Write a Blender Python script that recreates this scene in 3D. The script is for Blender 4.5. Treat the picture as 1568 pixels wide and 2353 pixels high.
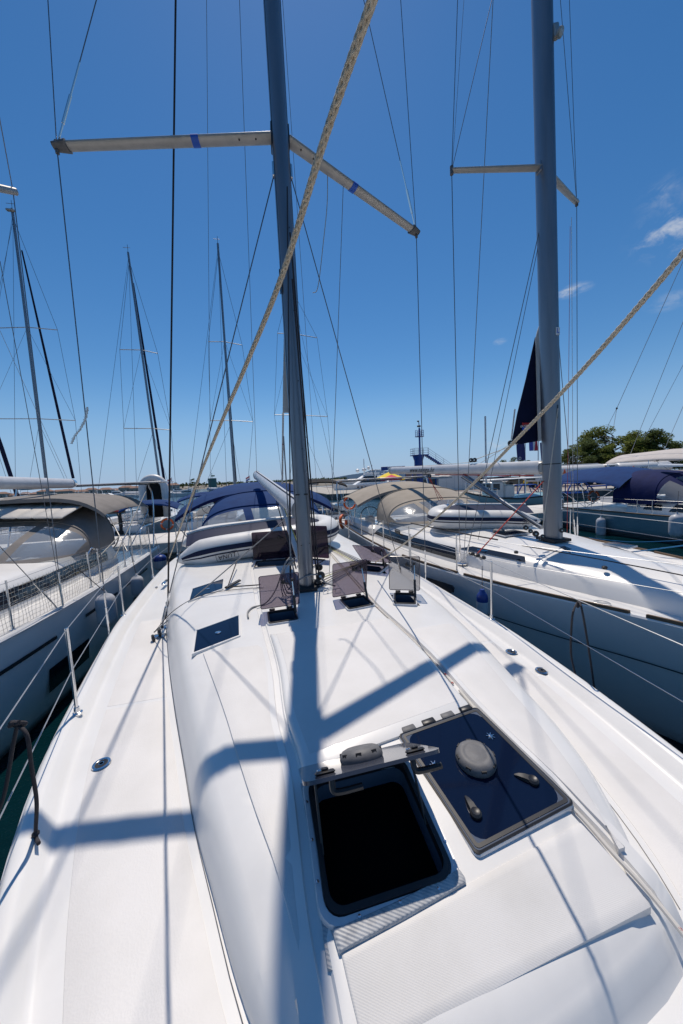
import bpy, bmesh, math, random
import numpy as np
from mathutils import Vector, Matrix
random.seed(4)
rad = math.radians
S = bpy.context.scene
for o in list(bpy.data.objects): bpy.data.objects.remove(o)

# ---------------------------------------------------------------- camera
# world: X to the right across the boats, Y aft along the boats, Z up, water at 0
FPX, PITCH, ROLL, YAW, CAMZ = 784.0, 5.32, 2.8, 12.1, 3.2
def _cam():
    r, p = rad(ROLL), rad(PITCH)
    d = np.array([[math.cos(r), math.sin(r), 0], [-math.sin(r), math.cos(r), 0], [0, 0, 1]]) @ np.array([0, math.cos(p), math.sin(p)])
    f = np.array([0, 0, 1.]) - d * d[2]; f /= np.linalg.norm(f)
    x = np.cross(d, f)
    a = rad(-YAW)                        # rows: world X, Y, Z written in camera axes (x right, y down, z forward)
    return np.array([x * math.cos(a) - f * math.sin(a), x * math.sin(a) + f * math.cos(a), -d])
WC = _cam()
cam = bpy.data.objects.new('camera', bpy.data.cameras.new('camera')); S.collection.objects.link(cam)
M = Matrix.Identity(4)
for i in range(3):
    M[i][0] = WC[i][0]; M[i][1] = -WC[i][1]; M[i][2] = -WC[i][2]
M[2][3] = CAMZ
cam.matrix_world = M
cam.data.sensor_fit = 'HORIZONTAL'; cam.data.sensor_width = 24.0; cam.data.lens = FPX / 1568 * 24
cam.data.clip_start = 0.02; cam.data.clip_end = 12000
S.camera = cam
S.render.resolution_x, S.render.resolution_y = 683, 1024
S.cycles.caustics_reflective = False; S.cycles.caustics_refractive = False; S.cycles.sample_clamp_indirect = 4.0
S.view_settings.view_transform = 'Standard'; S.view_settings.look = 'None'
S.view_settings.gamma = 1; S.view_settings.exposure = 0.0; S.view_settings.use_curve_mapping = False

# ---------------------------------------------------------------- sky and sun
SUN_EL, SUN_AZ = 65.0, 7.15              # azimuth from +Y towards +X
w = bpy.data.worlds.new('World'); S.world = w; w.use_nodes = True
nt = w.node_tree; N = nt.nodes; L = nt.links; N.clear()
out = N.new('ShaderNodeOutputWorld'); bg = N.new('ShaderNodeBackground'); sky = N.new('ShaderNodeTexSky')
sky.sky_type = 'NISHITA'; sky.sun_disc = False; sky.sun_elevation = rad(SUN_EL); sky.sun_rotation = rad(SUN_AZ)
sky.altitude = 0; sky.air_density = 1.0; sky.dust_density = 0.08; sky.ozone_density = 2.6
tc = N.new('ShaderNodeTexCoord')
def cloud(direction, spread, stretch, seed, amount, cut):
    """a wisp of cloud: noise kept inside a soft patch round one direction of the sky"""
    d = Vector(direction).normalized()
    sub = N.new('ShaderNodeVectorMath'); sub.operation = 'SUBTRACT'; L.new(tc.outputs['Generated'], sub.inputs[0]); sub.inputs[1].default_value = d
    sc = N.new('ShaderNodeVectorMath'); sc.operation = 'MULTIPLY'; L.new(sub.outputs[0], sc.inputs[0]); sc.inputs[1].default_value = (1, 1, stretch)
    ln = N.new('ShaderNodeVectorMath'); ln.operation = 'LENGTH'; L.new(sc.outputs[0], ln.inputs[0])
    mr = N.new('ShaderNodeMapRange'); mr.interpolation_type = 'SMOOTHSTEP'; L.new(ln.outputs['Value'], mr.inputs[0])
    mr.inputs[1].default_value = spread; mr.inputs[2].default_value = 0; mr.inputs[3].default_value = 0; mr.inputs[4].default_value = 1
    no = N.new('ShaderNodeTexNoise'); no.noise_dimensions = '4D'; no.inputs['W'].default_value = seed
    no.inputs['Scale'].default_value = 26; no.inputs['Detail'].default_value = 7; no.inputs['Roughness'].default_value = .62; no.inputs['Distortion'].default_value = .5
    L.new(sc.outputs[0], no.inputs['Vector'])
    m2 = N.new('ShaderNodeMapRange'); m2.interpolation_type = 'SMOOTHSTEP'; L.new(no.outputs[0], m2.inputs[0]); m2.inputs[1].default_value = cut; m2.inputs[2].default_value = cut + .3
    mu = N.new('ShaderNodeMath'); mu.operation = 'MULTIPLY'; L.new(mr.outputs[0], mu.inputs[0]); L.new(m2.outputs[0], mu.inputs[1])
    m3 = N.new('ShaderNodeMath'); m3.operation = 'MULTIPLY'; L.new(mu.outputs[0], m3.inputs[0]); m3.inputs[1].default_value = amount
    return m3.outputs[0]
def ray(x, y):
    v = np.array([x - 784, y - 1176, FPX]); return WC @ v
col = N.new('ShaderNodeHueSaturation'); L.new(sky.outputs[0], col.inputs['Color']); col.inputs['Saturation'].default_value = 1.30; col.inputs['Value'].default_value = 1.26
# clear sea air: the lowest band of sky is pale blue rather than yellow
sx = N.new('ShaderNodeSeparateXYZ'); L.new(tc.outputs['Generated'], sx.inputs[0])
hz = N.new('ShaderNodeMapRange'); hz.interpolation_type = 'SMOOTHERSTEP'; L.new(sx.outputs[2], hz.inputs[0]); hz.inputs[1].default_value = -.02; hz.inputs[2].default_value = .30; hz.inputs[3].default_value = .80; hz.inputs[4].default_value = 0
hm_ = N.new('ShaderNodeMix'); hm_.data_type = 'RGBA'; L.new(hz.outputs[0], hm_.inputs[0]); L.new(col.outputs[0], hm_.inputs[6]); hm_.inputs[7].default_value = (3.3, 5.4, 9.0, 1)
last = hm_.outputs[2]
for c in ((ray(1313, 668), .045, 3.0, 1.3, .75, .38), (ray(1560, 520), .09, 1.6, 4.1, .8, .42), (ray(1545, 690), .05, 2.5, 7.7, .35, .40),
          (ray(1150, 1020), .05, 3.0, 2.2, .5, .42), (ray(1148, 785), .02, 2.0, 5.5, .4, .35), (ray(1525, 450), .05, 1.4, 9.0, .3, .42)):
    mx = N.new('ShaderNodeMix'); mx.data_type = 'RGBA'; L.new(cloud(*c), mx.inputs[0]); L.new(last, mx.inputs[6]); mx.inputs[7].default_value = (8.2, 8.6, 9.2, 1); last = mx.outputs[2]
L.new(last, bg.inputs[0]); bg.inputs[1].default_value = 0.077; L.new(bg.outputs[0], out.inputs[0])
sl = bpy.data.lights.new('sun', 'SUN'); sl.energy = 4.0; sl.angle = rad(.53); sl.color = (1, .905, .79)
sun = bpy.data.objects.new('sun', sl); S.collection.objects.link(sun)
sd = Vector((math.sin(rad(SUN_AZ)) * math.cos(rad(SUN_EL)), math.cos(rad(SUN_AZ)) * math.cos(rad(SUN_EL)), math.sin(rad(SUN_EL))))
sun.rotation_euler = sd.to_track_quat('Z', 'Y').to_euler(); sun.location = sd * 60

# ---------------------------------------------------------------- finding points
def at_z(x, y, z):
    r = ray(x, y); return Vector(r * ((z - CAMZ) / r[2])) + Vector((0, 0, CAMZ))
def at_v(x, y, v):
    r = ray(x, y); return Vector(r * (v / r[1])) + Vector((0, 0, CAMZ))
def at_u(x, y, u):
    r = ray(x, y); return Vector(r * (u / r[0])) + Vector((0, 0, CAMZ))
def at_d(x, y, d):
    r = ray(x, y); return Vector(r * (d / FPX)) + Vector((0, 0, CAMZ))
def proj(P):
    v = WC.T @ np.array([P[0], P[1], P[2] - CAMZ]); return 784 + v[0] / v[2] * FPX, 1176 + v[1] / v[2] * FPX
def along(a, b, x):                      # point of the segment a-b seen at image column x
    a, b = Vector(a), Vector(b); lo, hi = 0.0, 1.0; s = 1 if proj(b)[0] > proj(a)[0] else -1
    for _ in range(40):
        m = (lo + hi) / 2
        if (proj(a.lerp(b, m))[0] - x) * s > 0: hi = m
        else: lo = m
    return a.lerp(b, (lo + hi) / 2)
class T:
    def __init__(s, *p): p = sorted(p); s.x = [a for a, b in p]; s.y = [b for a, b in p]
    def __call__(s, v): return float(np.interp(v, s.x, s.y))
ROOF = T((-1, 1.40), (.7, 1.54), (.8, 1.57), (1.0, 1.62), (1.3, 1.68), (1.8, 1.715), (3, 1.78), (4.3, 1.85), (6, 1.90), (9.5, 1.93))
def on_roof(x, y, dz=0.0):
    v = 2.0
    for _ in range(14):
        p = at_z(x, y, ROOF(v) + dz); v = p.y
    return p
# ---------------------------------------------------------------- materials
MATS = {}
def mat(name, c=(.8, .8, .8), r=.5, metal=0.0, spec=.5, noise=None, bump=None, alpha=None, coat=0.0, tint=None):
    if name in MATS: return MATS[name]
    m = bpy.data.materials.new(name); m.use_nodes = True; MATS[name] = m
    t = m.node_tree; b = t.nodes['Principled BSDF']
    b.inputs['Base Color'].default_value = (*c, 1); b.inputs['Roughness'].default_value = r; b.inputs['Metallic'].default_value = metal
    b.inputs['Specular IOR Level'].default_value = spec; b.inputs['Coat Weight'].default_value = coat; b.inputs['Coat Roughness'].default_value = .08
    co = t.nodes.new('ShaderNodeTexCoord')
    if noise:                                  # (scale, second colour, low, high[, stretch])
        sc, c2, lo, hi = noise[:4]
        mp = t.nodes.new('ShaderNodeMapping'); t.links.new(co.outputs['Object'], mp.inputs[0]); mp.inputs['Scale'].default_value = noise[4] if len(noise) > 4 else (1, 1, 1)
        n = t.nodes.new('ShaderNodeTexNoise'); n.inputs['Scale'].default_value = sc; n.inputs['Detail'].default_value = 6; n.inputs['Roughness'].default_value = .6
        t.links.new(mp.outputs[0], n.inputs['Vector'])
        mr = t.nodes.new('ShaderNodeMapRange'); t.links.new(n.outputs[0], mr.inputs[0]); mr.inputs[1].default_value = lo; mr.inputs[2].default_value = hi
        x = t.nodes.new('ShaderNodeMix'); x.data_type = 'RGBA'; t.links.new(mr.outputs[0], x.inputs[0])
        x.inputs[6].default_value = (*c, 1); x.inputs[7].default_value = (*c2, 1); t.links.new(x.outputs[2], b.inputs['Base Color'])
    if bump:                                   # list of (kind, scale, strength, distance, vector)
        prev = None
        for kind, sc, st, di, ve in bump:
            mp = t.nodes.new('ShaderNodeMapping'); t.links.new(co.outputs['Object'], mp.inputs[0])
            mp.inputs['Scale'].default_value = ve[:3]
            if len(ve) > 3: mp.inputs['Rotation'].default_value = (0, 0, ve[3])
            if kind == 'noise': n = t.nodes.new('ShaderNodeTexNoise'); n.inputs['Detail'].default_value = 4
            elif kind == 'wave': n = t.nodes.new('ShaderNodeTexWave'); n.bands_direction = 'Y'
            else: n = t.nodes.new('ShaderNodeTexVoronoi')
            n.inputs['Scale'].default_value = sc; t.links.new(mp.outputs[0], n.inputs['Vector'])
            bp = t.nodes.new('ShaderNodeBump'); bp.inputs['Strength'].default_value = st; bp.inputs['Distance'].default_value = di
            t.links.new(n.outputs[0], bp.inputs['Height'])
            if prev: t.links.new(prev.outputs[0], bp.inputs['Normal'])
            prev = bp
        t.links.new(prev.outputs[0], b.inputs['Normal'])
    if tint:                                   # see-through sheet: tinted transparent under a glossy skin
        o = t.nodes['Material Output']; tr = t.nodes.new('ShaderNodeBsdfTransparent'); tr.inputs[0].default_value = (*tint, 1)
        ms = t.nodes.new('ShaderNodeMixShader'); ms.inputs[0].default_value = alpha
        t.links.new(tr.outputs[0], ms.inputs[1]); t.links.new(b.outputs[0], ms.inputs[2]); t.links.new(ms.outputs[0], o.inputs[0])
    return m
G = {}
G['gel'] = mat('white_gelcoat', (.74, .73, .71), .28, noise=(1.3, (.67, .66, .635), .45, .8), bump=[('noise', 2.2, .05, .02, (1, 1, 1))], coat=.25)
G['roofgel'] = mat('coachroof_gelcoat', (.73, .72, .70), .33, noise=(1.6, (.65, .64, .62), .42, .78), bump=[('noise', 3, .05, .02, (1, 1, 1))], coat=.15)
G['nonskid'] = mat('nonskid_moulding', (.67, .655, .635), .62, noise=(2.6, (.59, .575, .55), .4, .75), bump=[('wave', 55, .10, .002, (1, 1, 1, .50)), ('noise', 220, .15, .002, (1, 1, 1))])
G['nonskid2'] = mat('fine_nonskid_moulding', (.67, .655, .64), .58, noise=(2.0, (.60, .585, .565), .4, .75), bump=[('vor', 130, .22, .002, (1, 1, 1))])
G['shadegrey'] = mat('shade_grey_gelcoat', (.50, .505, .51), .5, noise=(16, (.27, .28, .30), .42, .72), bump=[('wave', 30, .4, .003, (1, 1, 1, .50)), ('noise', 40, .2, .004, (1, 1, 1))])  # grey stands in for the raised lid's shadow on the step
G['hullw'] = mat('hull_white', (.78, .77, .76), .22, noise=(.8, (.70, .69, .68), .4, .8), coat=.4)
G['hullg'] = mat('hull_pale_grey', (.70, .70, .70), .2, noise=(.7, (.60, .61, .62), .4, .8), coat=.4)
G['hullt'] = mat('hull_teal_grey', (.16, .25, .28), .2, noise=(.6, (.12, .20, .23), .4, .8), coat=.5)
G['alu'] = mat('anodised_aluminium', (.24, .26, .29), .36, .7, noise=(6, (.19, .21, .24), .4, .7, (1, 1, .1)))
G['alulight'] = mat('pale_aluminium', (.44, .43, .41), .45, .4, noise=(9, (.36, .355, .34), .4, .7))
G['boomw'] = mat('grey_painted_spar', (.55, .56, .58), .35, noise=(4, (.48, .49, .51), .4, .7))
G['steel'] = mat('stainless_steel', (.72, .72, .72), .14, 1.0)
G['wire'] = mat('rigging_wire', (.16, .165, .18), .4, .6)
G['wirel'] = mat('light_rigging_wire', (.36, .37, .39), .4, .6)
G['black'] = mat('black_plastic', (.018, .018, .02), .42)
G['vent'] = mat('weathered_grey_plastic', (.115, .115, .12), .6, noise=(22, (.16, .16, .165), .4, .75), bump=[('noise', 140, .25, .002, (1, 1, 1))])
G['falu'] = mat('silver_hatch_aluminium', (.70, .70, .71), .35, .25, noise=(12, (.60, .60, .62), .4, .7))
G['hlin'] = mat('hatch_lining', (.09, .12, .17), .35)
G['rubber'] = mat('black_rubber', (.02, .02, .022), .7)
G['cabin'] = mat('black_cabin_shade', (.004, .003, .003), .95, spec=.1)  # near-black colour stands in for the shade deep in the cabin
G['glassblue'] = mat('dark_acrylic', (.004, .009, .028), .05, spec=.28, noise=(60, (.02, .03, .05), .62, .8, (1, 8, 1)))
G['darkwin'] = mat('dark_window', (.012, .014, .02), .06, spec=.7)
G['tint'] = mat('smoked_acrylic', (.10, .075, .11), .05, spec=.6, alpha=.22, tint=(.62, .58, .63))
G['tintc'] = mat('pale_smoked_acrylic', (.12, .12, .13), .05, spec=.6, alpha=.16, tint=(.76, .76, .77))
G['tintd'] = mat('deep_smoked_acrylic', (.03, .02, .04), .06, spec=.6, alpha=.45, tint=(.36, .28, .36))
G['clear'] = mat('clear_vinyl', (.45, .47, .50), .16, spec=.6, alpha=.42, tint=(.80, .84, .88), bump=[('noise', 5, .5, .018, (1, 1, 1))])
def canvas(n, c, c2): return mat(n, c, .85, spec=.2, noise=(3, c2, .35, .75), bump=[('noise', 3.2, .35, .06, (1, 1, 1)), ('noise', 180, .15, .002, (1, 1, 1))])
G['cblue'] = canvas('royal_blue_canvas', (.006, .042, .155), (.005, .030, .12))
G['cdark'] = canvas('dark_blue_canvas', (.010, .018, .085), (.008, .013, .06))
G['cnavy'] = canvas('navy_canvas', (.008, .012, .045), (.006, .009, .03))
G['ctaupe'] = canvas('taupe_canvas', (.36, .32, .27), (.30, .265, .22))
G['cgrey'] = canvas('grey_brown_canvas', (.24, .22, .205), (.19, .175, .16))
G['cbeige'] = canvas('pale_beige_canvas', (.55, .51, .48), (.48, .44, .41))
G['cblack'] = canvas('black_canvas', (.02, .018, .017), (.015, .013, .012))
G['cush'] = canvas('off_white_cushion_vinyl', (.60, .575, .53), (.53, .50, .46))
G['tube'] = mat('white_inflatable_fabric', (.72, .71, .69), .42, noise=(3, (.60, .59, .57), .4, .75), bump=[('noise', 6, .12, .03, (1, 1, 1))])
G['navyband'] = mat('navy_rubbing_strip', (.010, .015, .045), .6, spec=.2)
G['fender'] = mat('pale_fender_vinyl', (.50, .51, .54), .4, noise=(5, (.40, .41, .44), .4, .75))
G['fblue'] = mat('blue_fender_vinyl', (.01, .04, .22), .35)
G['teak'] = mat('weathered_teak', (.17, .11, .065), .75, noise=(14, (.10, .065, .04), .35, .7, (1, .08, 1)))
G['rope'] = mat('beige_braided_rope', (.64, .57, .46), .9, spec=.1, noise=(220, (.44, .37, .28), .4, .65))
G['ropein'] = mat('rope_core', (.34, .27, .18), .95, spec=.1)
G['ropeg'] = mat('grey_rope', (.30, .30, .30), .85, noise=(150, (.18, .18, .18), .4, .65))
G['ropew'] = mat('white_cord', (.62, .58, .50), .85, noise=(180, (.45, .40, .33), .4, .65))
G['ropek'] = mat('dark_rope', (.035, .03, .035), .85, noise=(150, (.02, .018, .02), .4, .65))
G['roper'] = mat('red_rope', (.50, .05, .035), .8, noise=(150, (.34, .03, .02), .4, .65))
G['ropeb'] = mat('blue_rope', (.015, .20, .42), .7, noise=(120, (.01, .13, .30), .4, .65))
G['ropey'] = mat('yellow_green_rope', (.42, .42, .12), .85, noise=(150, (.3, .3, .08), .4, .65))
G['ropef'] = mat('red_flecked_white_rope', (.60, .57, .52), .85, noise=(26, (.35, .03, .03), .60, .64))
G['orange'] = mat('orange_lifebuoy_foam', (.72, .13, .03), .5, noise=(7, (.55, .09, .02), .4, .7))
G['red'] = mat('red_paint', (.50, .03, .03), .5)
G['yellow'] = mat('yellow_cloth', (.75, .55, .02), .8)
G['pink'] = mat('red_cloth', (.62, .05, .09), .8)
G['white'] = mat('plain_white_paint', (.78, .78, .77), .45)
G['truck'] = mat('white_lorry_paint', (.72, .71, .69), .35, noise=(1.5, (.62, .61, .58), .4, .8))
G['tblue'] = mat('blue_painted_steel', (.01, .07, .33), .4, noise=(2, (.01, .055, .26), .4, .7))
G['print'] = mat('black_lettering', (.03, .03, .035), .6)
G['printw'] = mat('white_lettering', (.75, .75, .75), .6)
G['tape'] = mat('blue_tape', (.01, .10, .55), .5)
G['lamp'] = mat('lamp_lens', (.55, .58, .6), .15)
G['sail'] = mat('off_white_sailcloth', (.66, .65, .62), .6, noise=(3, (.55, .54, .52), .4, .7))
G['concrete'] = mat('quay_concrete', (.42, .39, .34), .85, noise=(.9, (.30, .28, .25), .35, .75), bump=[('noise', 3, .3, .05, (1, 1, 1))])
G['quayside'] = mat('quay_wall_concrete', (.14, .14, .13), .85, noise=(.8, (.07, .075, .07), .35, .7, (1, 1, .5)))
G['pont'] = mat('pontoon_concrete', (.62, .60, .57), .8, noise=(1.5, (.50, .49, .46), .4, .75))
G['asphalt'] = mat('pinkish_asphalt', (.22, .19, .18), .9, noise=(.5, (.17, .15, .145), .4, .7))
G['grass'] = mat('dry_grass', (.16, .15, .05), .95, noise=(.8, (.07, .09, .03), .4, .7))
G['leafa'] = mat('pine_foliage', (.10, .13, .025), .9, spec=.1, noise=(.9, (.15, .165, .03), .4, .7))
G['leafb'] = mat('dark_foliage', (.055, .08, .022), .9, spec=.1, noise=(.8, (.09, .11, .03), .4, .7))
G['bark'] = mat('bark', (.10, .075, .055), .9)
G['hill'] = mat('hazy_blue_hill', (.06, .10, .16), 1, spec=0, noise=(.004, (.05, .085, .135), .4, .7))  # blue of the distance haze is put into the hill colour
G['shore'] = mat('rocky_shore', (.28, .25, .21), .95, noise=(.1, (.15, .14, .12), .4, .6))
G['wall'] = mat('pale_render', (.48, .42, .34), .9, noise=(.2, (.40, .36, .30), .4, .7))
G['tile'] = mat('terracotta_tiles', (.24, .145, .11), .9)
G['greenp'] = mat('green_grey_metal', (.10, .20, .17), .5)
G['screen'] = mat('pink_plastic', (.45, .22, .25), .5)
G['tyre'] = mat('tyre', (.02, .02, .02), .8)
G['skyblue'] = mat('pale_cyan_hull', (.25, .42, .47), .35, noise=(1, (.2, .36, .41), .4, .7))
wm = mat('sea_water', (.0015, .022, .028), .07, spec=.5)
_t = wm.node_tree; _b = _t.nodes['Principled BSDF']; _b.inputs['IOR'].default_value = 1.33
_c = _t.nodes.new('ShaderNodeTexCoord'); prev = None
for sc, st, di, ve in ((1.4, .5, .16, (1, 1.6, 1)), (5.5, .45, .05, (1, 1.4, 1)), (.35, .5, .3, (1, 1.3, 1))):
    mp = _t.nodes.new('ShaderNodeMapping'); _t.links.new(_c.outputs['Object'], mp.inputs[0]); mp.inputs['Scale'].default_value = ve
    n = _t.nodes.new('ShaderNodeTexNoise'); n.inputs['Scale'].default_value = sc; n.inputs['Detail'].default_value = 4; _t.links.new(mp.outputs[0], n.inputs['Vector'])
    bp = _t.nodes.new('ShaderNodeBump'); bp.inputs['Strength'].default_value = st; bp.inputs['Distance'].default_value = di; _t.links.new(n.outputs[0], bp.inputs['Height'])
    if prev: _t.links.new(prev.outputs[0], bp.inputs['Normal'])
    prev = bp
_t.links.new(prev.outputs[0], _b.inputs['Normal'])
# shallow harbour water scatters turquoise light back: lighter body colour in broad patches
_n = _t.nodes.new('ShaderNodeTexNoise'); _n.inputs['Scale'].default_value = .12; _t.links.new(_c.outputs['Object'], _n.inputs['Vector'])
_x = _t.nodes.new('ShaderNodeMix'); _x.data_type = 'RGBA'; _t.links.new(_n.outputs[0], _x.inputs[0]); _x.inputs[6].default_value = (.001, .010, .012, 1); _x.inputs[7].default_value = (.0015, .020, .028, 1)
_t.links.new(_x.outputs[2], _b.inputs['Base Color'])

# ---------------------------------------------------------------- mesh building
ORG = {}
class MB:
    def __init__(s): s.v = []; s.f = []
    def add(s, vs, fs): 
        n = len(s.v); s.v += [Vector(p) for p in vs]; s.f += [tuple(i + n for i in f) for f in fs]; return s
    def quad(s, *p): return s.add(p, [tuple(range(len(p)))])
    def box(s, c, size, ax=None):
        c = Vector(c); X, Y, Z = ax if ax else (Vector((1, 0, 0)), Vector((0, 1, 0)), Vector((0, 0, 1)))
        P = [c + X * (a * size[0] / 2) + Y * (b * size[1] / 2) + Z * (d * size[2] / 2) for a in (-1, 1) for b in (-1, 1) for d in (-1, 1)]
        return s.add(P, [(0, 1, 3, 2), (4, 6, 7, 5), (0, 4, 5, 1), (2, 3, 7, 6), (0, 2, 6, 4), (1, 5, 7, 3)])
    def bbox(s, c, size, ax=None, b=.006):          # box with chamfered top and sides
        c = Vector(c); X, Y, Z = ax if ax else (Vector((1, 0, 0)), Vector((0, 1, 0)), Vector((0, 0, 1)))
        hx, hy, hz = size[0] / 2, size[1] / 2, size[2] / 2; b = min(b, hx * .9, hy * .9, hz * .9)
        def ring(x, y, z):
            k = min(b, x * .9, y * .9)
            return [c + X * p + Y * q + Z * z for p, q in ((x - k, -y), (x, -y + k), (x, y - k), (x - k, y), (-x + k, y), (-x, y - k), (-x, -y + k), (-x + k, -y))]
        return s.rings([ring(hx - b, hy - b, -hz), ring(hx, hy, -hz + b), ring(hx, hy, hz - b), ring(hx - b, hy - b, hz)], caps=True)
    def rings(s, R, closed=True, caps=False, loop=False):
        n = len(R[0]); P = [p for r in R for p in r]; F = []
        m = len(R)
        for i in range(m if loop else m - 1):
            j = (i + 1) % m
            for k in range(n if closed else n - 1):
                l = (k + 1) % n; F.append((i * n + k, i * n + l, j * n + l, j * n + k))
        if caps: F.append(tuple(range(n))[::-1]); F.append(tuple((m - 1) * n + k for k in range(n)))
        return s.add(P, F)
    def tube(s, pts, r, n=8, closed=False, caps=True, ell=None, up=None):
        pts = [Vector(p) for p in pts]; m = len(pts); R = []
        rr = r if isinstance(r, (list, tuple)) else [r] * m
        nrm = None
        for i in range(m):
            t = (pts[(i + 1) % m] - pts[i - 1]) if closed else (pts[min(i + 1, m - 1)] - pts[max(i - 1, 0)])
            if t.length < 1e-9: t = Vector((0, 0, 1))
            t.normalize()
            if up is not None: a = Vector(up)
            else: a = nrm if nrm else (Vector((0, 0, 1)) if abs(t.z) < .9 else Vector((1, 0, 0)))
            a = (a - t * a.dot(t)); a.normalize(); nrm = a; b = t.cross(a)
            ex, ey = ell if ell else (1, 1)
            R.append([pts[i] + a * (rr[i] * ey * math.cos(2 * math.pi * k / n)) + b * (rr[i] * ex * math.sin(2 * math.pi * k / n)) for k in range(n)])
        return s.rings(R, caps=caps and not closed, loop=closed)
    def lathe(s, c, prof, n=20, axis=(0, 0, 1)):
        z = Vector(axis).normalized(); a = z.orthogonal().normalized(); b = z.cross(a); c = Vector(c)
        return s.rings([[c + z * h + (a * math.cos(2 * math.pi * k / n) + b * math.sin(2 * math.pi * k / n)) * max(r, 1e-4) for k in range(n)] for r, h in prof], caps=True)
    def grid(s, rows):
        return s.rings(rows, closed=False)
    def slab(s, poly, h, dirn=(0, 0, 1), bev=0):
        d = Vector(dirn).normalized(); poly = [Vector(p) for p in poly]; c = sum(poly, Vector()) / len(poly)
        rs = [[p for p in poly]]
        if bev:
            rs.append([p + d * (h - bev * .6) for p in poly])
            rs.append([p + d * (h - bev * .15) + (c - p).normalized() * bev * .45 for p in poly])
            rs.append([p + d * h + (c - p).normalized() * bev * 1.2 for p in poly])
        else: rs.append([p + d * h for p in poly])
        return s.rings(rs, caps=True)
    def build(s, name, m, parent=None, smooth=None, flat=False):
        me = bpy.data.meshes.new(name); o0 = ORG.get(parent.name, Vector()) if parent else getattr(s, 'org', Vector())
        me.from_pydata([tuple(p - o0) for p in s.v], [], s.f); me.update()
        bm = bmesh.new(); bm.from_mesh(me); bmesh.ops.recalc_face_normals(bm, faces=bm.faces); bm.to_mesh(me); bm.free()
        ms = m if isinstance(m, (list, tuple)) else [m]
        for x in ms: me.materials.append(G[x] if isinstance(x, str) else x)
        if not flat:
            for p in me.polygons: p.use_smooth = True
            me.set_sharp_from_angle(angle=rad(38 if smooth is None else smooth))
        o = bpy.data.objects.new(name, me); S.collection.objects.link(o)
        if parent: o.parent = parent
        else: o.location = o0
        ORG[o.name] = o0.copy()
        return o
def tag(o, label=None, cat=None, group=None, kind=None):
    if label: o['label'] = label
    if cat: o['category'] = cat
    if group: o['group'] = group
    if kind: o['kind'] = kind
    return o
def thing(name, label, cat, loc=(0, 0, 0), group=None):
    o = bpy.data.objects.new(name, None); S.collection.objects.link(o); o.location = loc; ORG[o.name] = Vector(loc)
    return tag(o, label, cat, group)
def curve(pts, k=8):                                 # Catmull-Rom through points
    P = [Vector(p) for p in pts]; out = []
    P = [P[0] * 2 - P[1]] + P + [P[-1] * 2 - P[-2]]
    for i in range(1, len(P) - 2):
        for j in range(k):
            t = j / k; a, b, c, d = P[i - 1:i + 3]
            out.append(.5 * ((2 * b) + (c - a) * t + (2 * a - 5 * b + 4 * c - d) * t * t + (3 * b - a - 3 * c + d) * t ** 3))
    out.append(P[-2]); return out
def sag(a, b, s, k=10):
    a, b = Vector(a), Vector(b); return [a.lerp(b, i / k) - Vector((0, 0, 4 * s * (i / k) * (1 - i / k))) for i in range(k + 1)]
def wire(name, a, b, r, m, parent, n=6, drop=0):
    return MB().tube(sag(a, b, drop) if drop else [a, b], r, n).build(name, m, parent)
def text(name, body, size, origin, xd, yd, m, parent, spacing=1.0, shear=0.0, align='CENTER', ext=.002):
    c = bpy.data.curves.new(name, 'FONT'); c.body = body; c.size = size; c.extrude = ext; c.align_x = align; c.align_y = 'CENTER'; c.space_character = spacing; c.shear = shear
    c.resolution_u = 3
    t = bpy.data.objects.new(name + '_tmp', c); S.collection.objects.link(t)
    dg = bpy.context.evaluated_depsgraph_get(); me = bpy.data.meshes.new_from_object(t.evaluated_get(dg)); bpy.data.objects.remove(t)
    X = Vector(xd).normalized(); Y = Vector(yd); Y = (Y - X * Y.dot(X)).normalized(); Z = X.cross(Y)
    o0 = ORG.get(parent.name, Vector()) if parent else Vector()
    for v in me.vertices:
        p = v.co.copy(); v.co = Vector(origin) + X * p.x + Y * p.y + Z * p.z - o0
    me.materials.clear(); me.materials.append(G[m] if isinstance(m, str) else m)
    o = bpy.data.objects.new(name, me); S.collection.objects.link(o); o.parent = parent; ORG[o.name] = o0.copy(); return o
# ================================================================ MAIN YACHT
class TS(T):                                          # smooth table (monotone-ish hermite)
    def __call__(s, v):
        x, y = s.x, s.y
        if v <= x[0]: return y[0]
        if v >= x[-1]: return y[-1]
        i = int(np.searchsorted(x, v)) - 1; i = max(0, min(i, len(x) - 2))
        def sl(j):
            if j <= 0: return (y[1] - y[0]) / (x[1] - x[0])
            if j >= len(x) - 1: return (y[-1] - y[-2]) / (x[-1] - x[-2])
            a = (y[j] - y[j - 1]) / (x[j] - x[j - 1]); b = (y[j + 1] - y[j]) / (x[j + 1] - x[j]); return .5 * (a + b) if a * b > 0 else 0
        h = x[i + 1] - x[i]; t = (v - x[i]) / h
        return (2 * t ** 3 - 3 * t ** 2 + 1) * y[i] + (t ** 3 - 2 * t ** 2 + t) * h * sl(i) + (3 * t ** 2 - 2 * t ** 3) * y[i + 1] + (t ** 3 - t ** 2) * h * sl(i + 1)
DZ = 1.45
oL = TS((-2.6, .75), (-2, .44), (-1, -.05), (0, -.52), (.8, -.88), (1.5, -1.2), (2.3, -1.49), (3.17, -1.70), (3.9, -1.85), (4.7, -2.0), (5.94, -2.14), (6.85, -2.23), (8.27, -2.31), (12.7, -2.2))
oR = TS((-2.6, .78), (-2, 1.08), (-1, 1.58), (0, 1.96), (.8, 2.17), (1.4, 2.28), (2.0, 2.37), (2.6, 2.43), (3.38, 2.47), (4.5, 2.47), (5.4, 2.45), (6.5, 2.38), (8.2, 2.28), (12.7, 1.95))
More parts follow.
